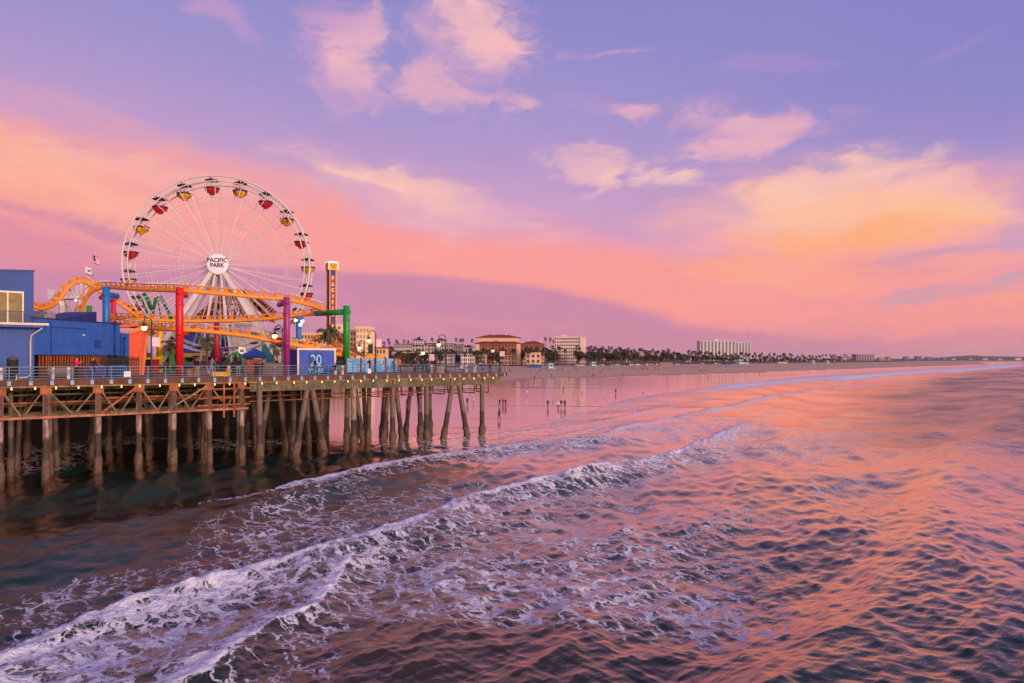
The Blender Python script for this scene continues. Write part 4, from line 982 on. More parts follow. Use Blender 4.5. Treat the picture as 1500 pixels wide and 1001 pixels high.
MB().lathe([(.2,0),(.2,.08),(.13,.12),(.13,.7),(.2,.74),(.2,.82),(.15,.86),(.13,1.0),(.05,1.12),(.05,1.2),(0,1.2)], n=14).build('barrel', yl, h)
MB().tube([(-.26,0,.6),(.26,0,.6)], .09, 10).tube([(0,-.24,.5),(0,0,.5)], .1, 10).build('outlet', yl, h)
p = on_deck(322, 553.); b = thing('yellow_box', 'low bright yellow box left of the hydrant', 'box', tuple(p), face_cam(p))
MB().box((-.7,-.25,.08), (.7,.25,.42)).build('body', yl, b); MB().box((-.74,-.28,.42), (.74,.28,.47)).build('lid', yl, b)
for x in (-.5, .5): MB().box((x-.1,-.2,0), (x+.1,.2,.08)).build('foot', yl, b)
def bin_(u, v, c, w, h, label, name='trash_bin'):
    p = on_deck(u, v); r = thing(name, label, 'bin', tuple(p), face_cam(p))
    MB().lathe([(w*.45,0),(w*.5,.05),(w*.5,h*.85),(w*.52,h*.87)], n=14).build('body', mat('bin_%d%d%d' % c, c, .7, dirt=.3), r)
    MB().lathe([(w*.53,h*.86),(w*.5,h*.94),(w*.2,h)], n=14).build('lid', mat('bin_lid', (84,76,72), .6), r)
bin_(378.5, 553, (40,34,36), .75, 1.45, 'dark bin with bags on top at the railing gap')
bin_(644, 547.4, (188,160,136), 1.2, 1.1, 'wide tan concrete bin right of the seated group')
bin_(18.5, 557, (34,34,44), .8, 2.0, 'dark bin with white lid in front of the slatted window')
bin_(694.5, 546.5, (200,196,196), .5, 1.0, 'slim pale bin near the pier corner')
def box_obj(name, label, cat, u, v, w, h, d, c, parts=None, rot=None):
    p = on_deck(u, v); r = thing(name, label, cat, tuple(p), face_cam(p) if rot is None else rot)
    MB().box((-w/2,0,0), (w/2,d,h)).build('body', mat('paint_%d_%d_%d' % c, c, .7, dirt=.3), r)
    MB().box((-w/2-.04,-.04,h), (w/2+.04,d+.04,h+.06)).build('top', mat('paint_top_%d' % c[0], tuple(int(x*.7) for x in c), .7), r)
    return r
r = box_obj('cabinet', 'brown grey storage cabinet with round vents behind the railing', 'cabinet', 394, 551.3, 2.9, 1.35, 1., (108,92,90))
for x in (-.7,.6): MB().lathe([(0,-.03),(.13,-.03),(.13,.02)], (0,0,0), 12, M=Matrix.Translation((x,0,.95)) @ Matrix.Rotation(PI/2, 4, 'X')).build('vent', mat('vent_grey', (150,140,140)), r)
box_obj('planter', 'orange brown wooden planter beside the magenta column', 'planter', 404, 550.6, 1.1, .75, .6, (170,92,52))
box_obj('crate', 'tan wooden crate left of the two people in dark coats', 'crate', 284, 552.3, 1.25, .75, .6, (160,104,66))
box_obj('planter', 'low tan planter behind the person in khaki trousers', 'planter', 296, 551.6, .9, .7, .5, (176,116,80))
def paper(u, v, w, h, label, s=0):
    D = (s_pos(u)).y; p = px(u, v, D); r = thing('notice', label, 'notice', tuple(p), PANG)
    MB().box((-w/2,-.01,-h/2), (w/2,.01,h/2)).build('board', mat('notice_white', (226,216,214), .6), r); MB().box((-w*.4,-.02,-.02), (w*.4,-.012,.02)).build('print_line', mat('notice_grey', (140,130,134)), r)
def s_pos(u): s = s_of(u, -.5); return pp(s, -.5, ZD)
paper(186.5, 548.2, .55, .5, 'white notice fixed to the railing below the blue barriers')
paper(541, 543.7, .42, .52, 'white notice on the railing in front of the mural panels')
lifebuoy(707, 537.8, 90.3)
# route shield sign
p = on_deck(354.5, 549); r = thing('route_sign', 'white shield-shaped road sign on a slim post with number 66', 'sign', tuple(p), face_cam(p)); k = p.y/F
zc = 35.5*k
MB().tube([(0,0,0),(0,0,zc)], .05, 8).build('post', mat('sign_post', (96,110,80)), r)
sh = [(-.35,.38),(-.2,.44),(0,.36),(.2,.44),(.35,.38),(.33,.2),(.42,.05),(.4,-.2),(.2,-.36),(0,-.46),(-.2,-.36),(-.4,-.2),(-.42,.05),(-.33,.2)]
o = MB().prism([(x,z+zc) for x, z in sh], .05, Matrix.Translation((0,-.08,0))).build('shield', mat('shield_white', (236,232,232), .4), r)
put_text('66', .42, mat('shield_black', (24,22,26)), Matrix.Translation((0,-.09,zc-.04)), o, bold=.02)
# yellow excavator-like ride arm behind the mural
p = px(543, 546, 96); p.z = ZD; r = thing('yellow_hoist', 'yellow lift machine rising behind the blue mural panels', 'machine', tuple(p), face_cam(p)); ym = mat('machine_yellow', (232,168,24), .5)
MB().bar((0,0,1.6), (.2,0,4.1), .5, .5).build('mast', ym, r); MB().box((-1.,-.3,1.9), (1.8,.5,2.3)).build('platform', ym, r); MB().box((-.35,-.36,2.6), (.3,.3,3.9)).build('cab', mat('machine_dark', (34,30,40)), r)
MB().box((-1.,-.5,0), (1.4,.6,1.6)).build('chassis', mat('machine_base', (80,70,60)), r)
# tent
p = px(373.5, 549, 90); p.z = ZD; r = thing('canopy_tent', 'blue pyramid canopy tent over a brick-red stall wall', 'tent', tuple(p), face_cam(p)); tb = mat('tent_blue', (28,74,160), .7)
k = 90/F; z0 = (542.7-523)*k; z1 = (542.7-516)*k; z2 = (542.7-506)*k
w = 15.5*k
MB().add([(-w,0,z1),(w,0,z1),(w,2*w,z1),(-w,2*w,z1),(0,w,z2)], [(0,1,4),(1,2,4),(2,3,4),(3,0,4)]).build('roof', tb, r)
MB().box((-w,-.02,z0+.15), (w,.02,z1)).box((-w,0,z0+.15), (-w+.03,2*w,z1)).box((w-.03,0,z0+.15), (w,2*w,z1)).build('valance', mat('tent_blue_dark', (22,56,128), .7), r)
for x in (-w+.05, w-.05):
    for y in (.05, 2*w-.05): MB().box((x-.03,y-.03,0), (x+.03,y+.03,z1)).build('pole', mat('tent_pole', (180,180,190), .4), r)
MB().box((-w*.75,.6,0), (w*.9,.8,z0)).build('stall_wall', mat_timber('stall_brick', (204,120,92), (180,90,70), (216,160,130), 2.), r)
# swing rides with green arms
def green_ride(u, v, D, hw, h, n, label):
    p = px(u, v, D); p.z = ZD; r = thing('swing_ride', label, 'ride', tuple(p), face_cam(p)); g = mat('ride_green', (40,160,60), .45); k = D/F
    MB().lathe([(hw*.45,0),(hw*.45,.35),(.35,.5),(.2,h)], n=18).build('base', g, r)
    MB().lathe([(hw*.8,.3),(hw*.8,.55),(hw*.4,.6)], n=20).build('deck', mat('ride_deck', (30,130,50)), r)
    for i in range(n):
        a = 2*PI*i/n+.2; x, y = math.cos(a), math.sin(a)
        o = MB().tube([(0,0,h),(x*hw*.55,y*hw*.55,h*.85),(x*hw,y*hw,h*.35)], .07, 6).build('arm', g, r)
        MB().lathe([(0,-.15),(.42,-.05),(.5,.35),(.42,.35),(.3,.05)], (x*hw,y*hw,h*.25), 10).build('seat', mat('ride_seat', (210,190,40) if i % 2 else (70,40,120)), o)
green_ride(251, 549, 92, 2.3, 2.75, 8, 'small green swing ride with low arms between yellow and red columns')
green_ride(352, 549, 93, 2.2, 2.9, 10, 'green spider-armed ride with yellow seats behind the shield sign')
p = px(317.5, 549, 95); p.z = ZD; r = thing('swing_tower', 'crimson and purple ride tower with green cables', 'ride', tuple(p), face_cam(p)); pu = mat('ride_purple', (96,30,100), .5)
MB().lathe([(.3,0),(.55,1.2),(.75,2.0),(.8,3.2),(.6,3.3)], n=8).build('tower_base', pu, r); MB().bar((-.6,0,3.3), (3.8,0,3.45), .22).build('arm', pu, r)
MB().lathe([(.35,3.3),(.3,6.2)], n=12).build('mast', mat('ride_crimson', (200,40,50)), r)
for x in (-1.9,-.95,.95,2.6,3.6): MB().bar((0,0,5.3), (x,-.3,2.2 if abs(x) < 2 else 3.4), .05).build('cable', mat('ride_green', (40,160,60)), r)
# far A-frame of the swinging ship
p = px(220, 545, 118); p.z = ZD; r = thing('swing_ship_frame', 'tall green steel A-frames of a swinging ride seen through the wheel', 'ride', tuple(p), face_cam(p)); g = mat('ship_green', (14,138,52), .45); k = 118/F
def V_(u, v): return ((u-220)*k, 0, (543.-v)*k)
for i, (pts, w) in enumerate((([(198,468),(207,434),(212,432),(217,440),(223,462)],1.1), ([(222,464),(228,436),(233,434),(238,444),(252,474)],.9), ([(208,434),(219,470)],.6))):
    MB().tube([Vector(V_(*q))+Vector((0,i*.8,0)) for q in pts], w*.3, 8).build('leg', g, r)
MB().tube([V_(240,447), V_(254,500)], .14, 6).tube([V_(230,440), V_(236,480)], .12, 6).tube([V_(212,460),V_(214,545)], .4, 8).tube([V_(250,470),V_(262,545)], .3, 8).build('strut', g, r)
# wall of booths behind the rides
def booth(name, label, u0, u1, vt, D, c, roofc, awn=None, over=.4, d=6, slope=0):
    a = px(u0, 549, D); b = px(u1, 549, D); a.z = b.z = ZD; r = thing(name, label, 'booth', tuple(a), yaw(a, b)); W_ = (b-a).length; H = HC-(vt-527)/F*D-ZD
    m = mat('booth_%d_%d_%d' % c, c, .6, var=.15, dirt=.2); MB().box((0,0,0), (W_,d,H)).build('wall', m, r)
    mr = mat('booth_roof_%d_%d_%d' % roofc, roofc, .6)
    MB().add([(-over,-over,H),(W_+over,-over,H+slope),(W_+over,d,H+slope+.1),(-over,d,H+.1),(-over,-over,H+.3),(W_+over,-over,H+slope+.3),(W_+over,d,H+slope+.4),(-over,d,H+.4)], [(0,3,2,1),(4,5,6,7),(0,1,5,4),(1,2,6,5),(2,3,7,6),(3,0,4,7)]).build('roof', mr, r)
    n = max(1, int(W_/1.8))
    for i in range(n): x = (i+.5)*W_/n; o = MB().box((x-.55,-.03,.9), (x+.55,0,2.2)).build('opening', mat('booth_inside', (44,36,44), .5), r)
    if awn: MB().prism([(0,0),(.02,0),(.02,.02),(0,.02)], .01, Matrix.Identity(4)) ; MB().add([(0,-1.,2.2),(W_,-1.,2.2),(W_,0,2.75),(0,0,2.75),(0,-1.,2.1),(W_,-1.,2.1)], [(0,1,2,3),(4,5,1,0)]).build('awning', mat('awning_%d%d%d' % awn, awn, .7), r)
    return r
booth('game_booth', 'white and teal game hall with stepped front behind the magenta column', 336, 374, 492, 118, (206,196,196), (90,130,160), (30,90,160))
booth('game_booth', 'teal-walled hall behind the blue tent', 366, 392, 487, 121, (24,110,130), (190,180,180))
booth('game_booth', 'long white awning stall with yellow fascia between red column and palm', 266, 330, 521, 108, (196,150,110), (214,206,214), (240,180,40), slope=-.9)
booth('game_booth', 'blue sloping-roof hall with white stripes behind the red column', 268, 312, 489, 120, (30,90,170), (200,205,220), slope=1.2)
booth('game_booth', 'pinkish white hall under the coaster track', 330, 366, 477, 126, (220,190,206), (220,190,220))
booth('game_booth', 'dark purple booth row with pale roof left of the yellow column', 196, 236, 520, 104, (80,40,70), (150,120,110), (200,60,60))
booth('game_booth', 'dark red hut with yellow gable beside the lamp post', 212, 221, 527, 84, (170,30,44), (240,180,40), d=2)
booth('game_booth', 'grey white hall filling the gap right of the magenta column', 384, 424, 497, 124, (190,180,184), (110,90,90))
booth('game_booth', 'low brown shed behind the blue booth with blue gable', 424, 500, 517, 112, (110,76,60), (100,60,48))
booth('game_booth', 'low green tank shed beside the green column', 492, 506, 532, 96, (30,120,80), (40,100,70), d=2)
booth('game_booth', 'dark red stall row low behind the people in dark coats', 296, 352, 531, 101, (84,44,60), (120,80,110))
booth('game_booth', 'white stall with purple roof line under the swing tower', 228, 300, 524, 112, (176,160,170), (120,50,90), (60,120,190))
# drop tower with vertical lettering
p = px(485.5, 545, 112); p.z = ZD; r = thing('drop_tower', 'tall square blue drop ride tower with red lettering and yellow head', 'ride', tuple(p), face_cam(p)+math.radians(24)); k = 112/F
r.scale = (.8, .8, 1); H = (543-397)*k; bl = mat('tower_blue', (36,40,130), .5, var=.05); yt = mat('tower_yellow', (236,170,30), .5)
MB().box((-.62,-.62,0), (.62,.62,H)).build('shaft', bl, r)
for x, y in ((-.66,-.66),(.66,-.66),(-.66,.66),(.66,.66)): MB().box((x-.09,y-.09,0), (x+.09,y+.09,H)).build('corner_rail', yt, r)
hd = MB().box((-.98,-.98,H), (.98,.98,H+1.2)).build('head', yt, r); MB().box((-1.03,-1.03,H+1.2), (1.03,1.03,H+1.42)).build('head_cap', mat('cap_white', (240,236,250), emit=.5), hd)
for x, y in ((-.99,-.99),(.99,-.99),(.99,.99),(-.99,.99)): MB().box((x-.06,y-.06,H), (x+.06,y+.06,H+1.2)).build('head_edge', mat('cap_white', (240,236,250), emit=.5), hd)
lr = mat('letter_amber', (252,186,60), .5, emit=.4); lm = mat('letter_magenta', (200,40,110), .5, emit=.3); lw = mat('letter_pale', (220,220,240), .5)
put_text('PACIFIC\nPARK', .42, mat('letter_brown', (120,70,20)), Matrix.Translation((0,-1.0,H+.62)), hd)
for i, ch in enumerate('PACIFIC PLUNGE'):
    if ch != ' ':
        z = H-1.3-i*.98; f_ = MB().box((-.3,-.66,z-.4), (.3,-.64,z+.4)).build('letter_panel', mat('panel_red', (206,40,44)), r); put_text(ch, .82, lr, Matrix.Translation((0,-.68,z)), f_, bold=.03)
for i, ch in enumerate('PACIFIC PLUNGE'):
    if ch != ' ': put_text(ch, .9, lm if i > 2 else lw, Matrix.Rotation(PI/2, 4, 'Z') @ Matrix.Translation((0,-.66,H-1.6-i*.95)), r, bold=.03)
# flags
def flagpole(u, vt, vb, D, label, kind):
    p = px(u, vb, D); r = thing('flagpole', label, 'flag', tuple(p), face_cam(p)); k = D/F; H = (vb-vt)*k
    MB().tube([(0,0,0),(0,0,H)], .035, 6).build('pole', mat('flag_pole', (180,170,176)), r)
    w, h = .95, 1.1; n = 7; vs = []; fs = []; mi = []
    for i in range(n+1):
        for j in range(8): x = i/n; z = 1-j/7; vs.append(((x*.75-.15*z-(.35 if kind else 0))*w, .08*math.sin(x*7+z*2), H-.1-h+h*z-.25*x*h))
    rows = 7
    for i in range(n):
        for j in range(rows): fs.append((i*8+j, (i+1)*8+j, (i+1)*8+j+1, i*8+j+1)); mi.append((2 if (i < 3 and j < 4) else j % 2) if not kind else (1 if j < 6 and not (2 < i < 6 and 1 < j < 4) else (2 if j < 6 else 0)))
    b = MB()
    for f_, m_ in zip(fs, mi): b.add([vs[q] for q in f_], [(0,1,2,3)], m_)
    b.build('flag', [mat('flag_red', (180,30,50)), mat('flag_white', (228,222,226)), mat('flag_blue', (40,40,96) if not kind else (70,56,50))] if not kind else [mat('flag_red', (180,30,50)), mat('flag_white', (228,222,226)), mat('flag_brown', (74,60,50))], r)
flagpole(137, 373, 408, 93, 'stars and stripes flag on a slim pole above the coaster hill', 0)
flagpole(130, 389, 410, 93.5, 'white bear flag with red stripe on the lower pole', 1)
for u, v in ((433,469.5),(443,471),(440,476)):
    p = px(u, v, 94); MB().lathe([(0,-.22),(.2,-.1),(.22,.1),(0,.2)], n=10).build('floodlight', mat('flood_bright', (255,244,226), emit=5), None, label='bright white floodlight on the sky blue column', cat='floodlight', group='floodlights on the sky blue column', loc=tuple(p))

# ================================================================== people
def person_mesh(pose):
    """one continuous figure, 1.75 m, facing -Y, with material slots 0 skin 1 hair 2 top 3 trousers 4 shoes"""
    J = {'pel':(0,0,.95),'sp':(0,.01,1.12),'ch':(0,.0,1.36),'nk':(0,0,1.5),'hd':(0,-.02,1.6),'tp':(0,0,1.7)}
    R_ = {'pel':.145,'sp':.13,'ch':.155,'nk':.06,'hd':.1,'tp':.085}
    E_ = [('pel','sp'),('sp','ch'),('ch','nk'),('nk','hd'),('hd','tp')]
    legs = {'stand':[((.1,0,.88),(.11,-.01,.5),(.12,.02,.08),(.13,-.13,.04)),((-.1,0,.88),(-.12,-.02,.5),(-.13,.02,.08),(-.14,-.13,.04))],
            'walk':[((.1,0,.88),(.1,-.2,.52),(.1,-.22,.09),(.1,-.36,.06)),((-.1,0,.88),(-.1,.08,.5),(-.1,.36,.16),(-.1,.3,.05))],
            'sit':[((.1,-.05,.5),(.12,-.45,.5),(.12,-.45,.08),(.12,-.6,.04)),((-.1,-.05,.5),(-.12,-.45,.5),(-.14,-.5,.08),(-.14,-.65,.04))]}[{'phone':'stand','lean':'stand'}.get(pose, pose)]
    arms = {'stand':[((.2,0,1.4),(.25,.03,1.13),(.24,-.06,.88),(.23,-.09,.79)),((-.2,0,1.4),(-.25,.03,1.13),(-.24,-.06,.88),(-.23,-.09,.79))],
            'walk':[((.2,0,1.4),(.25,.12,1.14),(.24,.08,.9),(.23,.02,.81)),((-.2,0,1.4),(-.25,-.06,1.14),(-.24,-.24,.94),(-.23,-.31,.9))],
            'sit':[((.2,0,1.4),(.25,-.05,1.13),(.15,-.28,1.04),(.08,-.34,1.05)),((-.2,0,1.4),(-.25,-.05,1.13),(-.15,-.28,1.02),(-.08,-.34,1.0))],
            'phone':[((.2,0,1.4),(.26,-.12,1.16),(.12,-.36,1.34),(.06,-.4,1.42)),((-.2,0,1.4),(-.26,-.12,1.16),(-.12,-.36,1.34),(-.05,-.4,1.4))],
            'lean':[((.2,-.1,1.36),(.27,-.2,1.12),(.15,-.42,1.06),(.08,-.48,1.06)),((-.2,-.1,1.36),(-.27,-.2,1.12),(-.15,-.42,1.06),(-.08,-.48,1.06))]}[pose]
    dz = -.43 if pose == 'sit' else 0
    names = list(J); P = [Vector(J[n]) for n in names]; RR = [R_[n] for n in names]; ed = [(names.index(a), names.index(b)) for a, b in E_]
    if pose == 'sit': P = [p+Vector((0,0,dz)) for p in P]
    if pose == 'lean': P = [p+Vector((0,-max(0,p.z-1)*.22,0)) for p in P]
    for L in legs:
        i0 = len(P); P += [Vector(q) for q in L]; RR += [.1,.065,.045,.04]; ed += [(0,i0),(i0,i0+1),(i0+1,i0+2),(i0+2,i0+3)]
    for L in arms:
        i0 = len(P); P += [Vector(q)+Vector((0,0,dz)) for q in L]; RR += [.07,.048,.034,.03]; ed += [(2,i0),(i0,i0+1),(i0+1,i0+2),(i0+2,i0+3)]
    P.append(P[4]+Vector((0,-.105,-.01))); RR.append(.02); ed.append((4, len(P)-1))
    me = bpy.data.meshes.new('p'); me.from_pydata([tuple(p) for p in P], ed, []); ob = bpy.data.objects.new('p', me); COL.objects.link(ob)
    sk = ob.modifiers.new('s', 'SKIN'); sk.use_smooth_shade = True; ob.modifiers.new('b', 'SUBSURF').levels = 1
    for i, v in enumerate(me.skin_vertices[0].data): v.radius = (RR[i], RR[i]*(.72 if i < 3 else 1)); v.use_root = (i == 0)
    dg = bpy.context.evaluated_depsgraph_get(); out = bpy.data.meshes.new_from_object(ob.evaluated_get(dg)); bpy.data.objects.remove(ob)
    # colour zones by body region
    ap = [Vector(a[3])+Vector((0,0,dz)) for a in arms]; aw = [Vector(a[2])+Vector((0,0,dz)) for a in arms]
    for i in range(5): out.materials.append(None)
    for f in out.polygons:
        c = f.center; z = c.z-dz
        if z > 1.47 and not any((c-q).length < .13 for q in ap): m = 1 if (z > 1.66 or c.y-P[4].y > .0 and z > 1.53) else 0
        elif any((c-q).length < .085 for q in ap+aw): m = 0
        elif z > .96 and (pose != 'sit' or c.z > .58 or c.y > .05): m = 2
        elif c.z < .1: m = 4
        else: m = 3
        f.material_index = m
    return out
PM_ = {k: person_mesh(k) for k in ('stand','walk','sit','phone','lean')}
SKIN = mat('skin', (186,132,108), .5); HAIR = mat('hair_dark', (40,28,26), .6); SHOE = mat('shoe_dark', (40,36,38), .6)
def person(p, pose, top, leg, label, ang=0., h=1.72, hair=None, shoe=None, group=None, skinleg=False):
    o = bpy.data.objects.new('person', PM_[pose]); COL.objects.link(o)
    ms = [SKIN, mat('cloth_%d_%d_%d' % hair, hair, .8) if hair else HAIR, mat('cloth_%d_%d_%d' % top, top, .8), mat('cloth_%d_%d_%d' % leg, leg, .8), mat('cloth_%d_%d_%d' % shoe, shoe, .8) if shoe else SHOE]
    for i, m in enumerate(ms): o.material_slots[i].link = 'OBJECT'; o.material_slots[i].material = m
    o.scale = (h/1.75,)*3; tag(o, label, 'person', group, None, tuple(p), ang); return o
BK = (26,24,30); JN = (50,66,100)
for u, v, pose, top, leg, lab, da, kw in (
    (112,553.8,'phone',(240,24,120),(34,28,34),'person in a bright pink sweater taking a picture by the bench',1.2,{}),
    (136.5,553.6,'stand',BK,(22,22,26),'person in all black in front of the blue barriers',.4,{}),
    (288,552.6,'stand',(28,26,34),(168,120,84),'person in dark top and tan trousers by the crate',2.4,{}),
    (299,552.6,'stand',(30,32,26),JN,'person with back turned in black jacket and jeans between tan trousers and grey hoodie',3.1,{'h':1.8}),
    (309.5,552.8,'lean',(110,108,118),(128,150,186),'person in grey hoodie and pale jeans leaning at the railing',2.6,{'hair':(176,96,64)}),
    (316,551.8,'stand',(24,24,30),(36,34,40),'person in dark clothes half hidden behind the grey hoodie',2.8,{}),
    (303.5,553.6,'sit',(222,150,168),(214,140,160),'small child in pink crouching by the railing',2.,{'h':1.25}),
    (349,551.2,'stand',(22,20,26),(140,136,144),'person in black hoodie and grey shorts under the shield sign',3.0,{'shoe':(230,226,226)}),
    (405.5,551.2,'walk',(34,34,44),(30,40,56),'person carrying a white bag left of the magenta column',-1.2,{}),
    (438.5,549.2,'lean',(24,22,28),(26,22,28),'person in black jacket and red beanie before the blue booth',-1.5,{'hair':(230,20,70)}),
    (462,549.2,'walk',(28,26,32),(52,34,34),'person in black walking past the 20 banner',1.4,{'shoe':(220,200,196)}),
    (490.5,550.0,'sit',(30,34,44),(40,40,50),'person in dark shirt sitting on the bench right of the booth',-.9,{}),
    (541.7,547.6,'phone',(26,28,40),(30,26,34),'person in dark jacket holding up a phone before the mural',-1.2,{}),
    (585,546.8,'stand',(236,84,16),(28,26,34),'person in an orange safety top at the end of the mural',.3,{}),
    (607.5,547.2,'stand',(40,42,34),(32,34,30),'person in olive black coat at the left of the group',.9,{}),
    (613,546.6,'sit',(52,56,66),(44,52,64),'person in grey sitting in the middle of the group',-.4,{}),
    (619,546.6,'stand',(26,34,54),(36,40,56),'tall person in navy standing in the middle of the group',.2,{'h':1.82}),
    (624.5,547.0,'lean',(30,34,44),(30,32,44),'person in dark coat at the right end of the group',1.,{'hair':(176,110,80)}),
    (637.3,546.2,'phone',(20,20,26),(40,50,84),'person in black and blue jeans looking at a phone beside the tan bin',-1.,{}),
    (676,546.3,'sit',(206,200,206),(120,60,90),'person in white sitting low near the slim pale bin',.6,{'h':1.4}),
    (717.5,546.3,'lean',(128,22,34),(32,28,38),'person in a dark red hooded top by the corner lamp',-2.4,{}),
    (732.5,546.2,'stand',(22,20,26),(120,84,76),'person in black at the very corner of the pier',2.4,{'h':1.66}),
    (384,552.0,'lean',(30,26,30),(34,28,30),'person in dark clothing bending over the dark bin',1.2,{'h':1.6})):
    ev = 527+F*(HC-ZD)/pp(s_of(u), 0, 0).y; kw.setdefault('h', 1.86); kw['h'] *= 1.07 if kw['h'] > 1.84 else 1.1
    p = on_deck(u, min(max(v, ev-1.7), ev-.55)); person(p, pose, top, leg, lab, face_cam(p)+da, **kw)
p = on_deck(383, 551); 
for nm, q in BUSTS:
    pass
# riders in the gondolas
for i, (nm, q) in enumerate(BUSTS):
    r = bpy.data.objects[nm]; bpy.context.view_layer.update() if i == 0 else None
    w = r.matrix_world @ q; person(w+Vector((0,0,0)), 'sit', [(30,26,34),(70,30,40),(40,50,80)][i % 3], BK, 'dark seated rider in a gondola of the wheel', i*1.3, 1.6, group='riders in the wheel gondolas')
# people on the wet sand and the beach
def on_sand(u, v):
    x, y, z = gp_g(u, v, 3000); return Vector((x, y, z))
for u, v, pose, top, leg, lab, h in (
    (731.8,596.3,'walk',(28,24,32),(34,28,36),'dark figure walking left of the pair on the wet sand by the last pile',1.75),
    (736.8,595.4,'stand',(70,26,44),(30,26,36),'figure in plum top, left of the close pair by the last pile',1.7),
    (740.6,596.,'stand',(22,20,26),(40,30,34),'figure in black, right of the close pair by the last pile',1.75),
    (731.2,615.5,'walk',(60,28,40),(48,34,36),'nearest wader alone in dark clothes at the swash beside the last pile',1.7),
    (772,580.6,'walk',(200,196,204),(200,150,130),'lone figure in white strolling across the wet sand',1.75),
    (802.6,598.,'walk',(24,26,34),(44,40,50),'dark figure alone left of the trio on the wet sand',1.78),
    (817.8,600.,'stand',(226,220,226),(30,60,70),'figure in a white top, left of the trio on the wet sand',1.75),
    (822.3,597.5,'stand',(40,40,54),(190,150,140),'figure in grey, middle of the trio on the wet sand',1.75),
    (827.3,598.,'stand',(24,32,70),(40,34,50),'figure in navy, right of the trio on the wet sand',1.8),
    (825.2,571.6,'stand',(214,150,20),(34,28,34),'figure in a yellow top farther up the wet sand',1.6),
    (902,577.6,'stand',(54,50,58),(50,46,54),'lone grey figure with raised arms out on the wet sand',1.75),
    (684.6,594.,'stand',(22,22,28),(30,28,34),'dark figure seen between the last battered piles',1.75),
    (693.4,593.,'walk',(214,200,206),(180,130,130),'pale figure seen between the last piles',1.7),
    (629.5,590.,'stand',(20,20,26),(30,24,30),'dark figure beside the round pile under the pier',1.8),
    (657.,599.,'stand',(190,20,40),(40,28,40),'figure in red glimpsed behind a battered pile',1.6),
    (596,596,'walk',(50,40,60),(60,40,60),'figure in purple grey seen through the inner piles',1.75),
    (833.4,548.5,'walk',(180,40,70),(40,34,44),'figure in crimson at the edge of the dry sand',1.8),
    (783,556.,'stand',(24,26,36),(36,34,44),'dark figure standing on damp sand right of the pier corner',1.75),
    (807.4,553.4,'walk',(30,50,90),(30,30,40),'figure in blue crossing the sand below the lifeguard hut',1.75),
    (834,557.2,'stand',(24,34,30),(30,30,34),'dark green figure at the waterline of the wet sand',1.75),
    (868,551.6,'stand',(22,22,30),(30,30,40),'left one of two dark figures on the sand',1.75),
    (871.6,552.4,'walk',(26,34,54),(30,30,44),'right one of two dark figures on the sand',1.75),
    (912.6,551.,'stand',(200,30,60),(40,34,44),'figure in a red top standing by the pools',1.75),
    (1112.8,549.,'walk',(40,30,36),(90,50,50),'dark wader far along the shining sand',1.8),
    (1119,548.5,'stand',(60,40,50),(80,60,60),'second wader far along the shining sand',1.75),
    (1037.5,555.6,'walk',(50,40,60),(60,46,60),'lone wader below the twin tower blocks',1.8)):
    p = on_sand(u, v)
    person(p, pose, top, leg, lab, random.uniform(-3, 3), h)
rr = random.Random(11)
for i in range(62):
    u = rr.choice([rr.uniform(742, 900), rr.uniform(860, 1100), rr.uniform(900, 1240)]); v = 538.8+rr.random()**1.6*(11 if u < 900 else 7 if u < 1050 else 3.6)-(u-750)*.0042
    p = on_sand(u, v); c = rr.choice([(26,26,34),(30,34,50),(60,40,50),(40,70,140),(120,90,70),(34,34,40),(150,50,60)])
    person(p, rr.choice(['stand','walk','sit','stand']), c, rr.choice([BK,JN,(90,70,60)]), 'tiny beachgoer far off on the dry sand', rr.uniform(-3,3), rr.uniform(1.5,1.85), group='distant beachgoers on the dry sand')
# gulls
def gull():
    b = MB(); b.tube([(0,-.2,.22),(0,-.1,.25),(0,.05,.24),(0,.25,.2),(0,.4,.17)], [.03,.09,.11,.07,.02], 8); b.tube([(0,-.16,.27),(0,-.22,.36),(0,-.27,.37)], [.05,.055,.03], 8); b.tube([(0,-.27,.37),(0,-.36,.35)], [.018,.005], 5, 1)
    for x in (-.04,.04): b.tube([(x,0,.16),(x,0,0)], .012, 4, 1)
    return b.mesh('gull', [mat('gull_grey', (170,160,166)), mat('gull_leg', (190,130,70))])
gm = gull()
for i, (u, v) in enumerate(((810,591),(847,590),(848,594),(875,587.4),(885,584),(853,577.5),(840,578.5),(955,570),(1003,561),(942,577))):
    p = on_sand(u, v); link('gull', gm, None, 'grey gull standing on the mirror-wet sand', 'gull', 'gulls on the wet sand', None, tuple(p), rr.uniform(-3,3)).scale = (1.3,1.3,1.3)

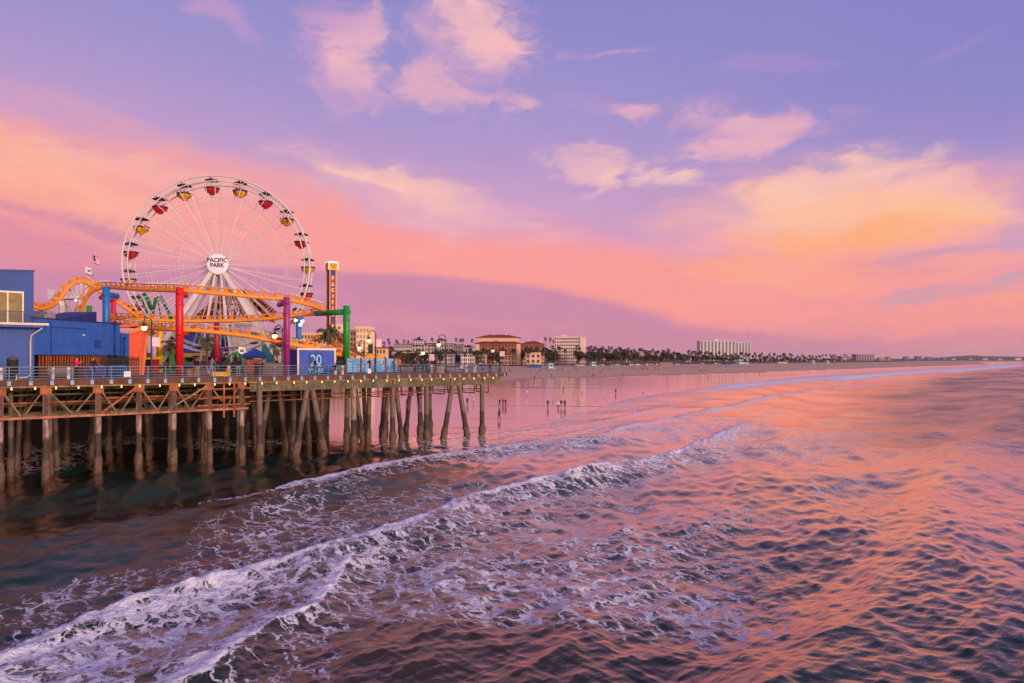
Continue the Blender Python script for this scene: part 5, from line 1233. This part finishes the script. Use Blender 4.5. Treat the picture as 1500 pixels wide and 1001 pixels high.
# ================================================================== vegetation
LEAF_D = mat('palm_green', (70,78,46), .7, var=.4, vs=.9); LEAF_B = mat('palm_skirt', (112,88,60), .8, var=.3); TRK = mat('palm_trunk', (110,88,74), .85, var=.25)
def feather_palm(label, u, v, D, R, n, vtop=None, seed=0, lean=0.):
    rr = random.Random(seed); c = px(u, v, D); base = Vector((c.x+lean, c.y, ZD)); r = thing('palm_tree', label, 'palm tree', tuple(base)); H = c.z-ZD
    MB().tube([(0,0,0),(-lean*.3,0,H*.35),(-lean*.75,0,H*.75),(-lean,0,H)], [.2,.15,.12,.12], 9).build('trunk', TRK, r)
    b = MB(); top = Vector((-lean,0,H))
    for i in range(n):
        a = 2*PI*i/n+rr.uniform(-.2,.2); el = rr.uniform(-.25,1.2); L = R*rr.uniform(.85,1.1); pts = []; d = Vector((math.cos(a)*math.cos(el), math.sin(a)*math.cos(el), math.sin(el))); p = top.copy(); m = 10
        for k in range(m+1): pts.append(p.copy()); p = p+d*(L/m); d = (d+Vector((0,0,-.19-.03*k))).normalized()
        b.tube(pts, [.035*(1-k/(m+2)) for k in range(m+1)], 4, 1, caps=False)
        side = d.cross(Vector((0,0,1))).normalized()
        for k in range(1, m+1):
            tg = (pts[k]-pts[k-1]).normalized(); sd = tg.cross(Vector((0,0,1))); sd = sd.normalized() if sd.length > .1 else side; wl = R*.32*math.sin(PI*min(1, (k+.6)/(m+1)))+.08
            for s in (-1, 1):
                for h in (0, .5):
                    q = pts[k-1].lerp(pts[k], h); e = q+(sd*s*.75+tg*.55+Vector((0,0,-.45-rr.random()*.3))).normalized()*wl; w = tg*.05*R/2
                    b.add([q-w, q+w, e], [(0,1,2)], 0)
    b.build('crown', [mat('frond_green', (96,98,52), .6, var=.4, vs=2.), TRK], r)
feather_palm('queen palm with wide drooping fronds right of the magenta column', 480, 489, 97, 2.3, 26, seed=1)
feather_palm('leafy palm before the white awning stall, right of the red column', 303, 501, 88, 1.8, 24, seed=2)
feather_palm('thin-leaved palm between the yellow and red columns', 249, 505, 86, 1.9, 15, seed=3)
feather_palm('small palm behind the brown cabinet, left of the magenta column', 401, 508, 92, 1.1, 16, seed=4)
feather_palm('shorter twin of the small palm, just left of the lamp post', 406, 516, 90, .9, 14, seed=5)
def fan_palm_meshes(H, R, seed, skirt=True):
    rr = random.Random(seed); t = MB().tube([(0,0,0),(rr.uniform(-.2,.2),0,H*.5),(0,0,H)], [.38,.24,.2], 7).mesh('trunk', TRK); b = MB()
    for i in range(46):
        z = rr.uniform(-.75,1); a = rr.uniform(0,2*PI); q = math.sqrt(max(0,1-z*z)); d = Vector((q*math.cos(a), q*math.sin(a), z)); st = Vector((0,0,H))+d*R*.35; L = R*rr.uniform(.45,.7); s = d.cross(Vector((0,0,1))); s = s.normalized() if s.length > .05 else Vector((1,0,0)); u_ = s.cross(d)
        for k in range(7):
            an = (k-3)*.36; dd = (d*math.cos(an)+s*math.sin(an)+Vector((0,0,-.22*abs(k-3)*.35))).normalized(); e = st+dd*L; w = (s*math.cos(an)-d*math.sin(an))*L*.11; m_ = st+dd*L*.5
            b.add([st, m_-w, e, m_+w], [(0,1,2,3)], 1 if z < -.45 else 0)
    if skirt:
        for i in range(26): a = rr.uniform(0,2*PI); x, y = math.cos(a), math.sin(a); z0 = H-rr.uniform(.2,1.); l = rr.uniform(.8,1.8); b.add([(x*.25,y*.25,z0),(x*.62-y*.16,y*.62+x*.16,z0-l*.7),(x*.5,y*.5,z0-l),(x*.62+y*.16,y*.62-x*.16,z0-l*.7)], [(0,1,2,3)], 1)
    return t, b.mesh('crown', [LEAF_D, LEAF_B])
FP = [fan_palm_meshes(H, R, s) for H, R, s in ((7.5,2.3,1),(10,2.4,2),(13,2.5,3),(16.5,2.4,4),(20,2.3,5),(11.5,2.6,6))]
def fan_palm(p, k, sc, label, group):
    t, c = FP[k]; r = thing('palm_tree', label, 'palm tree', tuple(p), random.uniform(0, 6), group); r.scale = (sc, sc, sc); link('trunk', t, r); link('crown', c, r); return r
def tree_meshes(seed, W_=5., H=9.):
    rr = random.Random(seed); t = MB(); b = MB(); t.tube([(0,0,0),(0.1,0,H*.3),(0,.1,H*.55)], [.4,.3,.18], 7); cl = []
    for i in range(9):
        a = rr.uniform(0,6.3); q = rr.uniform(.2,1)*W_*.42; z = H*rr.uniform(.45,.86); c = Vector((q*math.cos(a), q*math.sin(a), z)); cl.append((c, rr.uniform(.18,.3)*W_)); t.tube([(0,0,H*.35), tuple(c*.6+Vector((0,0,H*.16))), tuple(c)], [.16,.09,.04], 5)
    for c, R in cl:
        for i in range(75):
            d = Vector((rr.gauss(0,1), rr.gauss(0,1), rr.gauss(0,.8))).normalized()*R*rr.uniform(.55,1.08); p = c+d; s = rr.uniform(.22,.5); n = Vector((rr.gauss(0,1), rr.gauss(0,1), rr.gauss(0,1))).normalized(); x = n.orthogonal().normalized()*s; y = n.cross(x)*.7
            b.add([p-x, p-y, p+x, p+y], [(0,1,2,3)], 1 if rr.random() < .3 else 0)
    return t.mesh('trunk', TRK), b.mesh('crown', [mat('leaf_dark', (52,56,38), .7, var=.4), mat('leaf_mid', (78,82,50), .7, var=.4)])
TM = [tree_meshes(s, w, h) for s, w, h in ((1,6,8),(2,7.5,8.5),(3,5.5,10))]
def bush_tree(p, k, sc, label, group):
    t, c = TM[k]; r = thing('tree', label, 'tree', tuple(p), random.uniform(0, 6), group); r.scale = (sc, sc, sc); link('trunk', t, r); link('crown', c, r)
def behind(u, dd0):
    """where the sight line of column u crosses the strip dd0 metres behind the dry edge of the beach"""
    D = np.geomspace(150, 5200, 1500); x = (u-750)/F*D; z, ds, dd = ground_z(x, D); i = int(np.argmax(dd > dd0)); return Vector((float(x[i]), float(D[i]), float(z[i])))
rr = random.Random(21)
# vtop profile of the tree line
def vtop(u): return float(np.interp(u, [540,640,700,790,860,900,1000,1100,1240,1300], [516,512,511,508,507,509,515,518,521.5,524]))
n = 0
for i in range(270):
    u = 556+(1245-556)*((i+rr.random())/270)**.92; near = 150 if u < 800 else 172
    p = behind(u, near+rr.uniform(0, 60)); want = HC-(vtop(u)+rr.uniform(-2.5,4.5)-527)/F*p.y-p.z
    if u < 780 and rr.random() < .35: continue
    ks = [7.5+2,12.2,15.3,18.7,22,14]; k = min(range(6), key=lambda j: abs(ks[j]-want)+rr.random()*1.5); fan_palm(p, k, max(.75, min(1.3, want/ks[k])), 'fan palm in the long row of palms behind the beach', 'fan palms behind the beach')
for i in range(150):
    u = 560+(1240-560)*((i+rr.random())/150)**.9; p = behind(u, 150+rr.uniform(20, 90)); want = HC-(vtop(u)+5+rr.uniform(-1,3)-527)/F*p.y-p.z
    bush_tree(p, rr.randrange(3), max(.6, min(1.7, want/8.8)), 'dark bushy tree among the palms behind the beach', 'bushy trees behind the beach')
for u, vt in ((556,497),(559.5,500),(563,501),(569,496),(571,501),(581,497.5),(592,497.5),(598,499),(614,493.5),(617,496.5),(622,499),(633,494.8),(645,495.3),(652,501),(668,495),(674.5,496.5),(678,496),(691.5,496.5),(799,494),(806,495),(811,498),(978,510),(1010,512),(583,500.5),(540,505),(547,503)):
    D = 760; z = 12.; x = (u-750)/F*D; H = HC-(vt-527)/F*D-z; k = 4 if H > 18 else 3; fan_palm(Vector((x, D, z)), k, H/(22 if k == 4 else 18.7), 'tall slender palm silhouetted against the sky behind the town', 'skyline palms')
for i in range(16):
    u = 552+i*4.3; D = 740; bush_tree(Vector(((u-750)/F*D, D+rr.uniform(-10,30), 12)), rr.randrange(3), rr.uniform(1.2,1.9), 'bushy tree on the rise behind the town', 'trees on the rise behind the town')
# ================================================================== the town
WIN = mat('window_dark', (52,58,74), .2, var=.4, vs=.3); WINL = mat('window_pale', (150,140,130), .25, var=.3, vs=.3)
def block(name, label, u0, u1, vt, D, c, floors=5, cols=8, roof=None, dep=18, yawd=0, wf=(.5,.55), zb=None, hip=None, win=WIN, band=None, top0=0., vb=None):
    a = px(u0, vt, D); b = px(u1, vt, D); zb = (8. if zb is None else zb)
    if vb is not None: zb = HC-(vb-527)/F*D
    W_ = (b.x-a.x); H = a.z-zb; r = thing(name, label, 'building', (a.x+W_/2, D, zb), math.radians(yawd))
    m = mat('wall_%d_%d_%d' % c, c, .8, var=.1, vs=.2, dirt=.15); MB().box((-W_/2,0,0), (W_/2,dep,H)).build('wall', m, r)
    fh = H/floors; cw = W_/cols; wm = MB().box((-cw*wf[0]/2,-.12,-fh*wf[1]/2), (cw*wf[0]/2,.02,fh*wf[1]/2)).mesh('window', win); sm = None
    if floors*cols <= 100:
        for i in range(floors):
            for j in range(cols): link('window', wm, r, loc=(-W_/2+cw*(j+.5), 0, fh*(i+.5)+top0))
    if hip:
        z1 = hip[0]; ins = hip[1]; ov = .9; rm = mat('roof_%d_%d_%d' % roof, roof, .8, var=.2, vs=.3)
        MB().add([(-W_/2-ov,-ov,H),(W_/2+ov,-ov,H),(W_/2+ov,dep+ov,H),(-W_/2-ov,dep+ov,H),(-W_/2+ins,dep/2,H+z1),(W_/2-ins,dep/2,H+z1)], [(0,1,5,4),(1,2,5),(2,3,4,5),(3,0,4),(3,2,1,0)]).build('roof', rm, r)
    else:
        MB().box((-W_/2-.4,-.4,H), (W_/2+.4,dep+.4,H+.7)).build('roof', mat('roof_%d_%d_%d' % (roof or c), roof or c, .8), r)
    if band:
        for z, hh, cc in band: MB().box((-W_/2-.1,-.1,H*z), (W_/2+.1,-.02,H*z+hh)).build('band', mat('band_%d_%d_%d' % cc, cc, .8), r)
    return r
# beige apartments behind the coaster
block('apartment_building', 'pale beige apartment block partly hidden by the green column', 508.5, 522, 485, 380, (216,180,146), 7, 3, zb=6, dep=20)
block('apartment_building', 'pale cream apartment tower with bay windows right of the green column', 521.5, 541, 480.5, 375, (236,204,164), 7, 4, zb=6, dep=14, wf=(.5,.5), win=WINL, band=[(.94,.8,(240,170,90))])
block('apartment_building', 'low wide beige block with orange cornice behind the queen palm', 441, 482, 489.5, 390, (226,192,160), 6, 9, zb=6, dep=20, band=[(.93,.9,(230,160,96))])
block('apartment_building', 'taller cream block behind the drop tower', 476, 510, 487, 400, (228,202,170), 6, 6, zb=6, dep=20)
block('apartment_building', 'narrow cream stair tower above the beige blocks', 489, 499.5, 476.5, 410, (230,206,180), 8, 2, zb=6, dep=12)
block('cottage', 'small orange-roofed cream house at the end of the mural', 551, 565, 510.5, 430, (226,190,150), 3, 3, roof=(150,72,50), zb=6, dep=10, hip=(2.,2.5))
block('hotel', 'long white hotel with blue-grey roof stepping up the rise', 577, 604, 505, 600, (196,178,172), 4, 9, roof=(74,76,100), zb=9)
block('hotel', 'white hotel wing with grey gable beside the long white hotel', 603.5, 640, 504, 605, (206,190,186), 5, 8, roof=(84,84,108), zb=9)
block('hotel_turret', 'white turret with pyramid roof on the left of the white hotel', 604.5, 619.5, 498.5, 598, (220,200,196), 2, 4, roof=(60,66,96), dep=11, hip=(2.2,4.4), vb=505)
block('hotel_turret', 'white turret with pyramid roof on the right of the white hotel', 639, 652.5, 499, 598, (214,196,194), 2, 4, roof=(60,66,96), dep=11, hip=(2.2,4.), vb=506)
block('hotel', 'white hotel wing with square windows right of the second turret', 640, 664, 504.5, 602, (210,196,194), 5, 7, roof=(70,74,100), zb=9)
block('hotel', 'grey white end wing of the hotel behind tall palms', 664, 678, 506, 610, (190,178,180), 4, 4, roof=(66,70,92), zb=9)
block('brick_building', 'red brick three-storey building with pale cornice behind the orange-topped worker', 573, 605.5, 515.5, 520, (168,84,66), 3, 12, roof=(72,74,96), zb=7, band=[(.86,1.6,(214,184,160)),(.5,.5,(200,160,140))], win=WINL)
block('brick_building', 'small dark brick building left of the long brick one', 563, 573, 513, 530, (132,66,58), 3, 3, roof=(96,60,56), zb=7)
block('hotel', 'low white hotel with square windows and blue roof line behind palms', 636, 664.5, 519, 500, (198,182,186), 3, 10, roof=(70,78,110), zb=7)
block('hotel', 'lowest white wing with bright wall left of the red-roofed hotel', 675, 695, 518.5, 502, (226,208,206), 3, 6, roof=(70,78,110), zb=7)
block('house', 'low dark-roofed white house between hotel and red-roofed hotel', 677, 693, 509, 650, (206,186,186), 2, 4, roof=(70,56,60), zb=10, hip=(2.5,4))
# red-roofed hotel
h = block('grand_hotel', 'large brown brick hotel with red hipped roof and small upper storey', 696, 763, 503.3, 560, (156,86,64), 5, 14, roof=(140,54,50), dep=26, hip=(3.3,9), zb=7, band=[(.0,6.5,(214,176,150)),(.42,.6,(214,176,150))])
k = 560/F; H = (503.3-527)*-k+HC-7
MB().box((-17,7,H), (17,19,H+5.2)).build('upper_storey', mat('wall_cream', (220,184,150)), h)
MB().add([(-19,5.5,H+5),(19,5.5,H+5),(19,20.5,H+5),(-19,20.5,H+5),(-8,13,H+7.6),(8,13,H+7.6)], [(0,1,5,4),(1,2,5),(2,3,4,5),(3,0,4),(3,2,1,0)]).build('upper_roof', mat('roof_140_54_50', (140,54,50)), h)
for x in (-4.5, 6, 16): MB().box((x,12,H+6 if x < 15 else H+1), (x+1.2,13.2,H+9.2 if x < 15 else H+5)).build('chimney', mat('chimney_cream', (216,180,150)), h)
for x in (-18.5, 15.2): MB().box((x,-.25,0), (x+3.3,-.12,H-.5)).build('corner_bay', mat('wall_cream', (220,184,150)), h)
h = block('grand_hotel', 'lower right wing of the red-roofed hotel with cream corner', 763.5, 797, 504.3, 575, (156,90,68), 5, 9, roof=(150,54,50), dep=22, hip=(2.9,7), zb=7, band=[(.0,7.,(216,180,154))])
for x in (-3, 7): MB().box((x,9,14), (x+1.1,10,22.6)).build('chimney', mat('chimney_cream', (216,180,150)), h)
h = block('modern_hotel', 'white modern hotel slab with dark window grid above the palms', 812, 849, 494.2, 640, (226,206,194), 8, 11, dep=16, zb=8, wf=(.62,.5), yawd=-8)
H = HC+(527-494.2)*.64-8; MB().box((-6,4,H), (-1,9,H+2.4)).build('roof_box', mat('wall_226', (226,206,194)), h)
MB().box((12.2,-.6,0), (17.5,8,H)).build('end_wall', mat('wall_226', (226,206,194)), h)
block('modern_hotel', 'blank cream end block right of the white hotel slab', 849, 857.5, 496.5, 642, (232,210,196), 6, 2, dep=14, zb=8, wf=(.3,.3))
h = block('tower_block', 'long white apartment tower slab with vertical window strips', 1025.5, 1077, 499.8, 1250, (216,204,206), 1, 10, dep=22, zb=9, wf=(.5,.96), win=mat('window_soft', (112,108,118), .4))
H = HC+(527-499.8)*1.25-9; MB().box((-4,6,H), (3,12,H+4)).build('roof_box', mat('wall_216b', (220,208,210)), h)
block('tower_block', 'shorter white apartment tower slab right of the long one', 1077.5, 1099.5, 501.8, 1280, (208,196,200), 1, 5, dep=22, zb=9, wf=(.5,.96), win=mat('window_soft', (112,108,118), .4))
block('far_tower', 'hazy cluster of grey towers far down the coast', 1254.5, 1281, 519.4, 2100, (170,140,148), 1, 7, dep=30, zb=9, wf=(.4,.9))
rr = random.Random(31)
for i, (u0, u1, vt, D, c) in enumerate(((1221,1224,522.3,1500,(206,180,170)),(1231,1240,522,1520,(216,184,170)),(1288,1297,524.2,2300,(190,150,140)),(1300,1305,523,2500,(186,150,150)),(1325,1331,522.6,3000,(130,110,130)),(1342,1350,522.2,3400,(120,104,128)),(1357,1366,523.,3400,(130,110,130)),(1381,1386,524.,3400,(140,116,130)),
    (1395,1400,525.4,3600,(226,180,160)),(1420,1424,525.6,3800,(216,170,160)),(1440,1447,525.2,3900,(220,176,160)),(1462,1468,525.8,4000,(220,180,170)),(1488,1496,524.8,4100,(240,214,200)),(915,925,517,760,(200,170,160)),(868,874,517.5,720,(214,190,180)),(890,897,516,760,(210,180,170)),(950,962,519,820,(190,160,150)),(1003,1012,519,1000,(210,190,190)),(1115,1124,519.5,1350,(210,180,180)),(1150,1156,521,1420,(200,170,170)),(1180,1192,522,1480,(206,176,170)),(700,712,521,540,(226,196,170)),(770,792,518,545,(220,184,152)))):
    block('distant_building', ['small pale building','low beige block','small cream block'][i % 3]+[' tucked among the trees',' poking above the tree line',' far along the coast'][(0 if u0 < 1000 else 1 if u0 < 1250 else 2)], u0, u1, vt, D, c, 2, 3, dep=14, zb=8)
for o in [o for o in SC.objects if o.name.startswith('distant_building')]: nr = o.location.y < 900; o['group'] = 'small town buildings' if nr else 'small far buildings'; o['label'] = 'small pale building tucked among the trees of the town' if nr else 'small pale building far along the coast behind the trees'
# lifeguard towers
def lifeguard(u, v, sc, label):
    x, y, z = gp_g(u, v, 3000); r = thing('lifeguard_tower', label, 'lifeguard tower', (x, y, z), .5); r.scale = (sc,)*3; tq = mat('hut_teal', (150,196,208), .6); st = mat('hut_post', (170,190,190))
    MB().box((-1.6,-1.6,1.6), (1.6,1.6,4.0)).build('cabin', tq, r); MB().box((-2.3,-2.3,1.35), (2.3,2.3,1.6)).build('deck', st, r)
    MB().box((-1.9,-1.9,4.0), (1.9,1.9,4.25)).build('roof', mat('hut_roof', (190,200,204)), r); MB().box((-1.2,-1.64,2.5), (1.2,-1.6,3.5)).build('window', WIN, r)
    for a in (-1.9,1.9):
        for b in (-1.9,1.9): MB().box((a-.1,b-.1,0), (a+.1,b+.1,1.35)).build('leg', st, r)
    MB().bar((2.2,0,1.5), (6.5,0,.1), 1.2, .15).build('ramp', st, r)
lifeguard(805, 543.2, 1.0, 'nearest teal lifeguard hut on stilts right of the pier corner')
lifeguard(868, 539, 1., 'second teal lifeguard hut left of the red truck')
lifeguard(1083, 536.6, 1.5, 'teal lifeguard hut below the twin tower blocks')
lifeguard(1190, 534.6, 1.2, 'small far lifeguard hut left of two')
lifeguard(1211, 534.6, 1.2, 'smallest far lifeguard hut, rightmost')
# vehicles
def car(u, v, L, c, label, ang, name='parked_car', cat='car', group=None, truck=False):
    x, y, z = gp_g(u, v, 3000); r = thing(name, label, cat, (x, y, z), ang, group); m = mat('car_%d_%d_%d' % c, c, .3, spec=.6)
    s = L/4.6; pr = [(-2.3,.35),(2.3,.35),(2.3,.8),(1.5,.95),(.8,1.45),(-1.2,1.5),(-2.1,1.0),(-2.3,.9)] if not truck else [(-2.3,.4),(2.3,.4),(2.3,.95),(1.3,1.05),(.8,1.7),(-.4,1.75),(-.5,1.1),(-2.3,1.1)]
    MB().prism([(a*s,b*s) for a, b in pr], 1.75*s, Matrix.Translation((0,-.87*s,0))).build('body', m, r)
    MB().prism([(a*s,b*s) for a, b in [(.7,1.4),(-.3 if truck else -1.1,1.42),(-.4 if truck else -1.6,1.02),(1.2,1.0)]], 1.79*s, Matrix.Translation((0,-.895*s,0))).build('window', WIN, r)
    for a in (-1.4,1.4):
        for b in (-.85,.7): MB().tube([(a*s,b*s,.34*s),(a*s,(b+.2)*s,.34*s)], .34*s, 10).build('wheel', mat('tyre', (24,22,24)), r)
car(945, 541, 5.4, (190,40,36), 'red pickup truck parked on the open sand', .1, 'pickup_truck', 'truck', truck=True)
rr = random.Random(41)
for i in range(34):
    u = 826+i*7.2+rr.uniform(-2,2)+(0 if i < 24 else 30); x, y, z = behind(u, 138+rr.uniform(0,8)); v = 527+(HC-z)/y*F
    c = rr.choice([(200,196,204),(40,44,60),(170,40,50),(60,90,150),(120,124,134),(220,214,214),(36,34,40)])
    car(u, v, 4.6, c, 'small parked car in the row behind the beach', rr.uniform(-.3,.3), group='cars parked behind the beach')
def shed(u0, u1, vt, dd0, c, label, name='beach_building'):
    a = behind(u0, dd0); D = a.y; block(name, label, u0, u1, vt, D, c, 1, 6, roof=tuple(int(q*.8) for q in c), zb=a.z-.3, dep=8, wf=(.6,.5))
shed(967, 985, 532.5, 130, (196,166,140), 'low tan beach building behind the red truck')
shed(1086, 1097, 531.8, 132, (230,224,224), 'low white beach building right of the tower blocks')
shed(1140, 1153, 531.2, 132, (226,220,214), 'long low white beach building farther right')
shed(1062, 1072, 532.4, 132, (70,90,170), 'low blue beach building left of the teal hut')
shed(772, 793, 536.2, 120, (60,110,190), 'long low blue canopy near the grand hotel')

# ================================================================== haze: even, pale sea air
def build_haze():
    o = MB().box((-13000,-120,-8),(13000,16300,150)).build('haze', None)
    o['kind'] = 'stuff'
    m = bpy.data.materials.new('haze_air'); m.use_nodes = True; t = NT(m.node_tree); t.n.clear()
    v = t.new('ShaderNodeVolumePrincipled'); v.inputs['Color'].default_value = (.92,.86,.88,1); v.inputs['Density'].default_value = 3e-5
    q = t.new('ShaderNodeOutputMaterial'); t.l.new(v.outputs[0], q.inputs['Volume']); o.data.materials.clear(); o.data.materials.append(m)
build_haze()
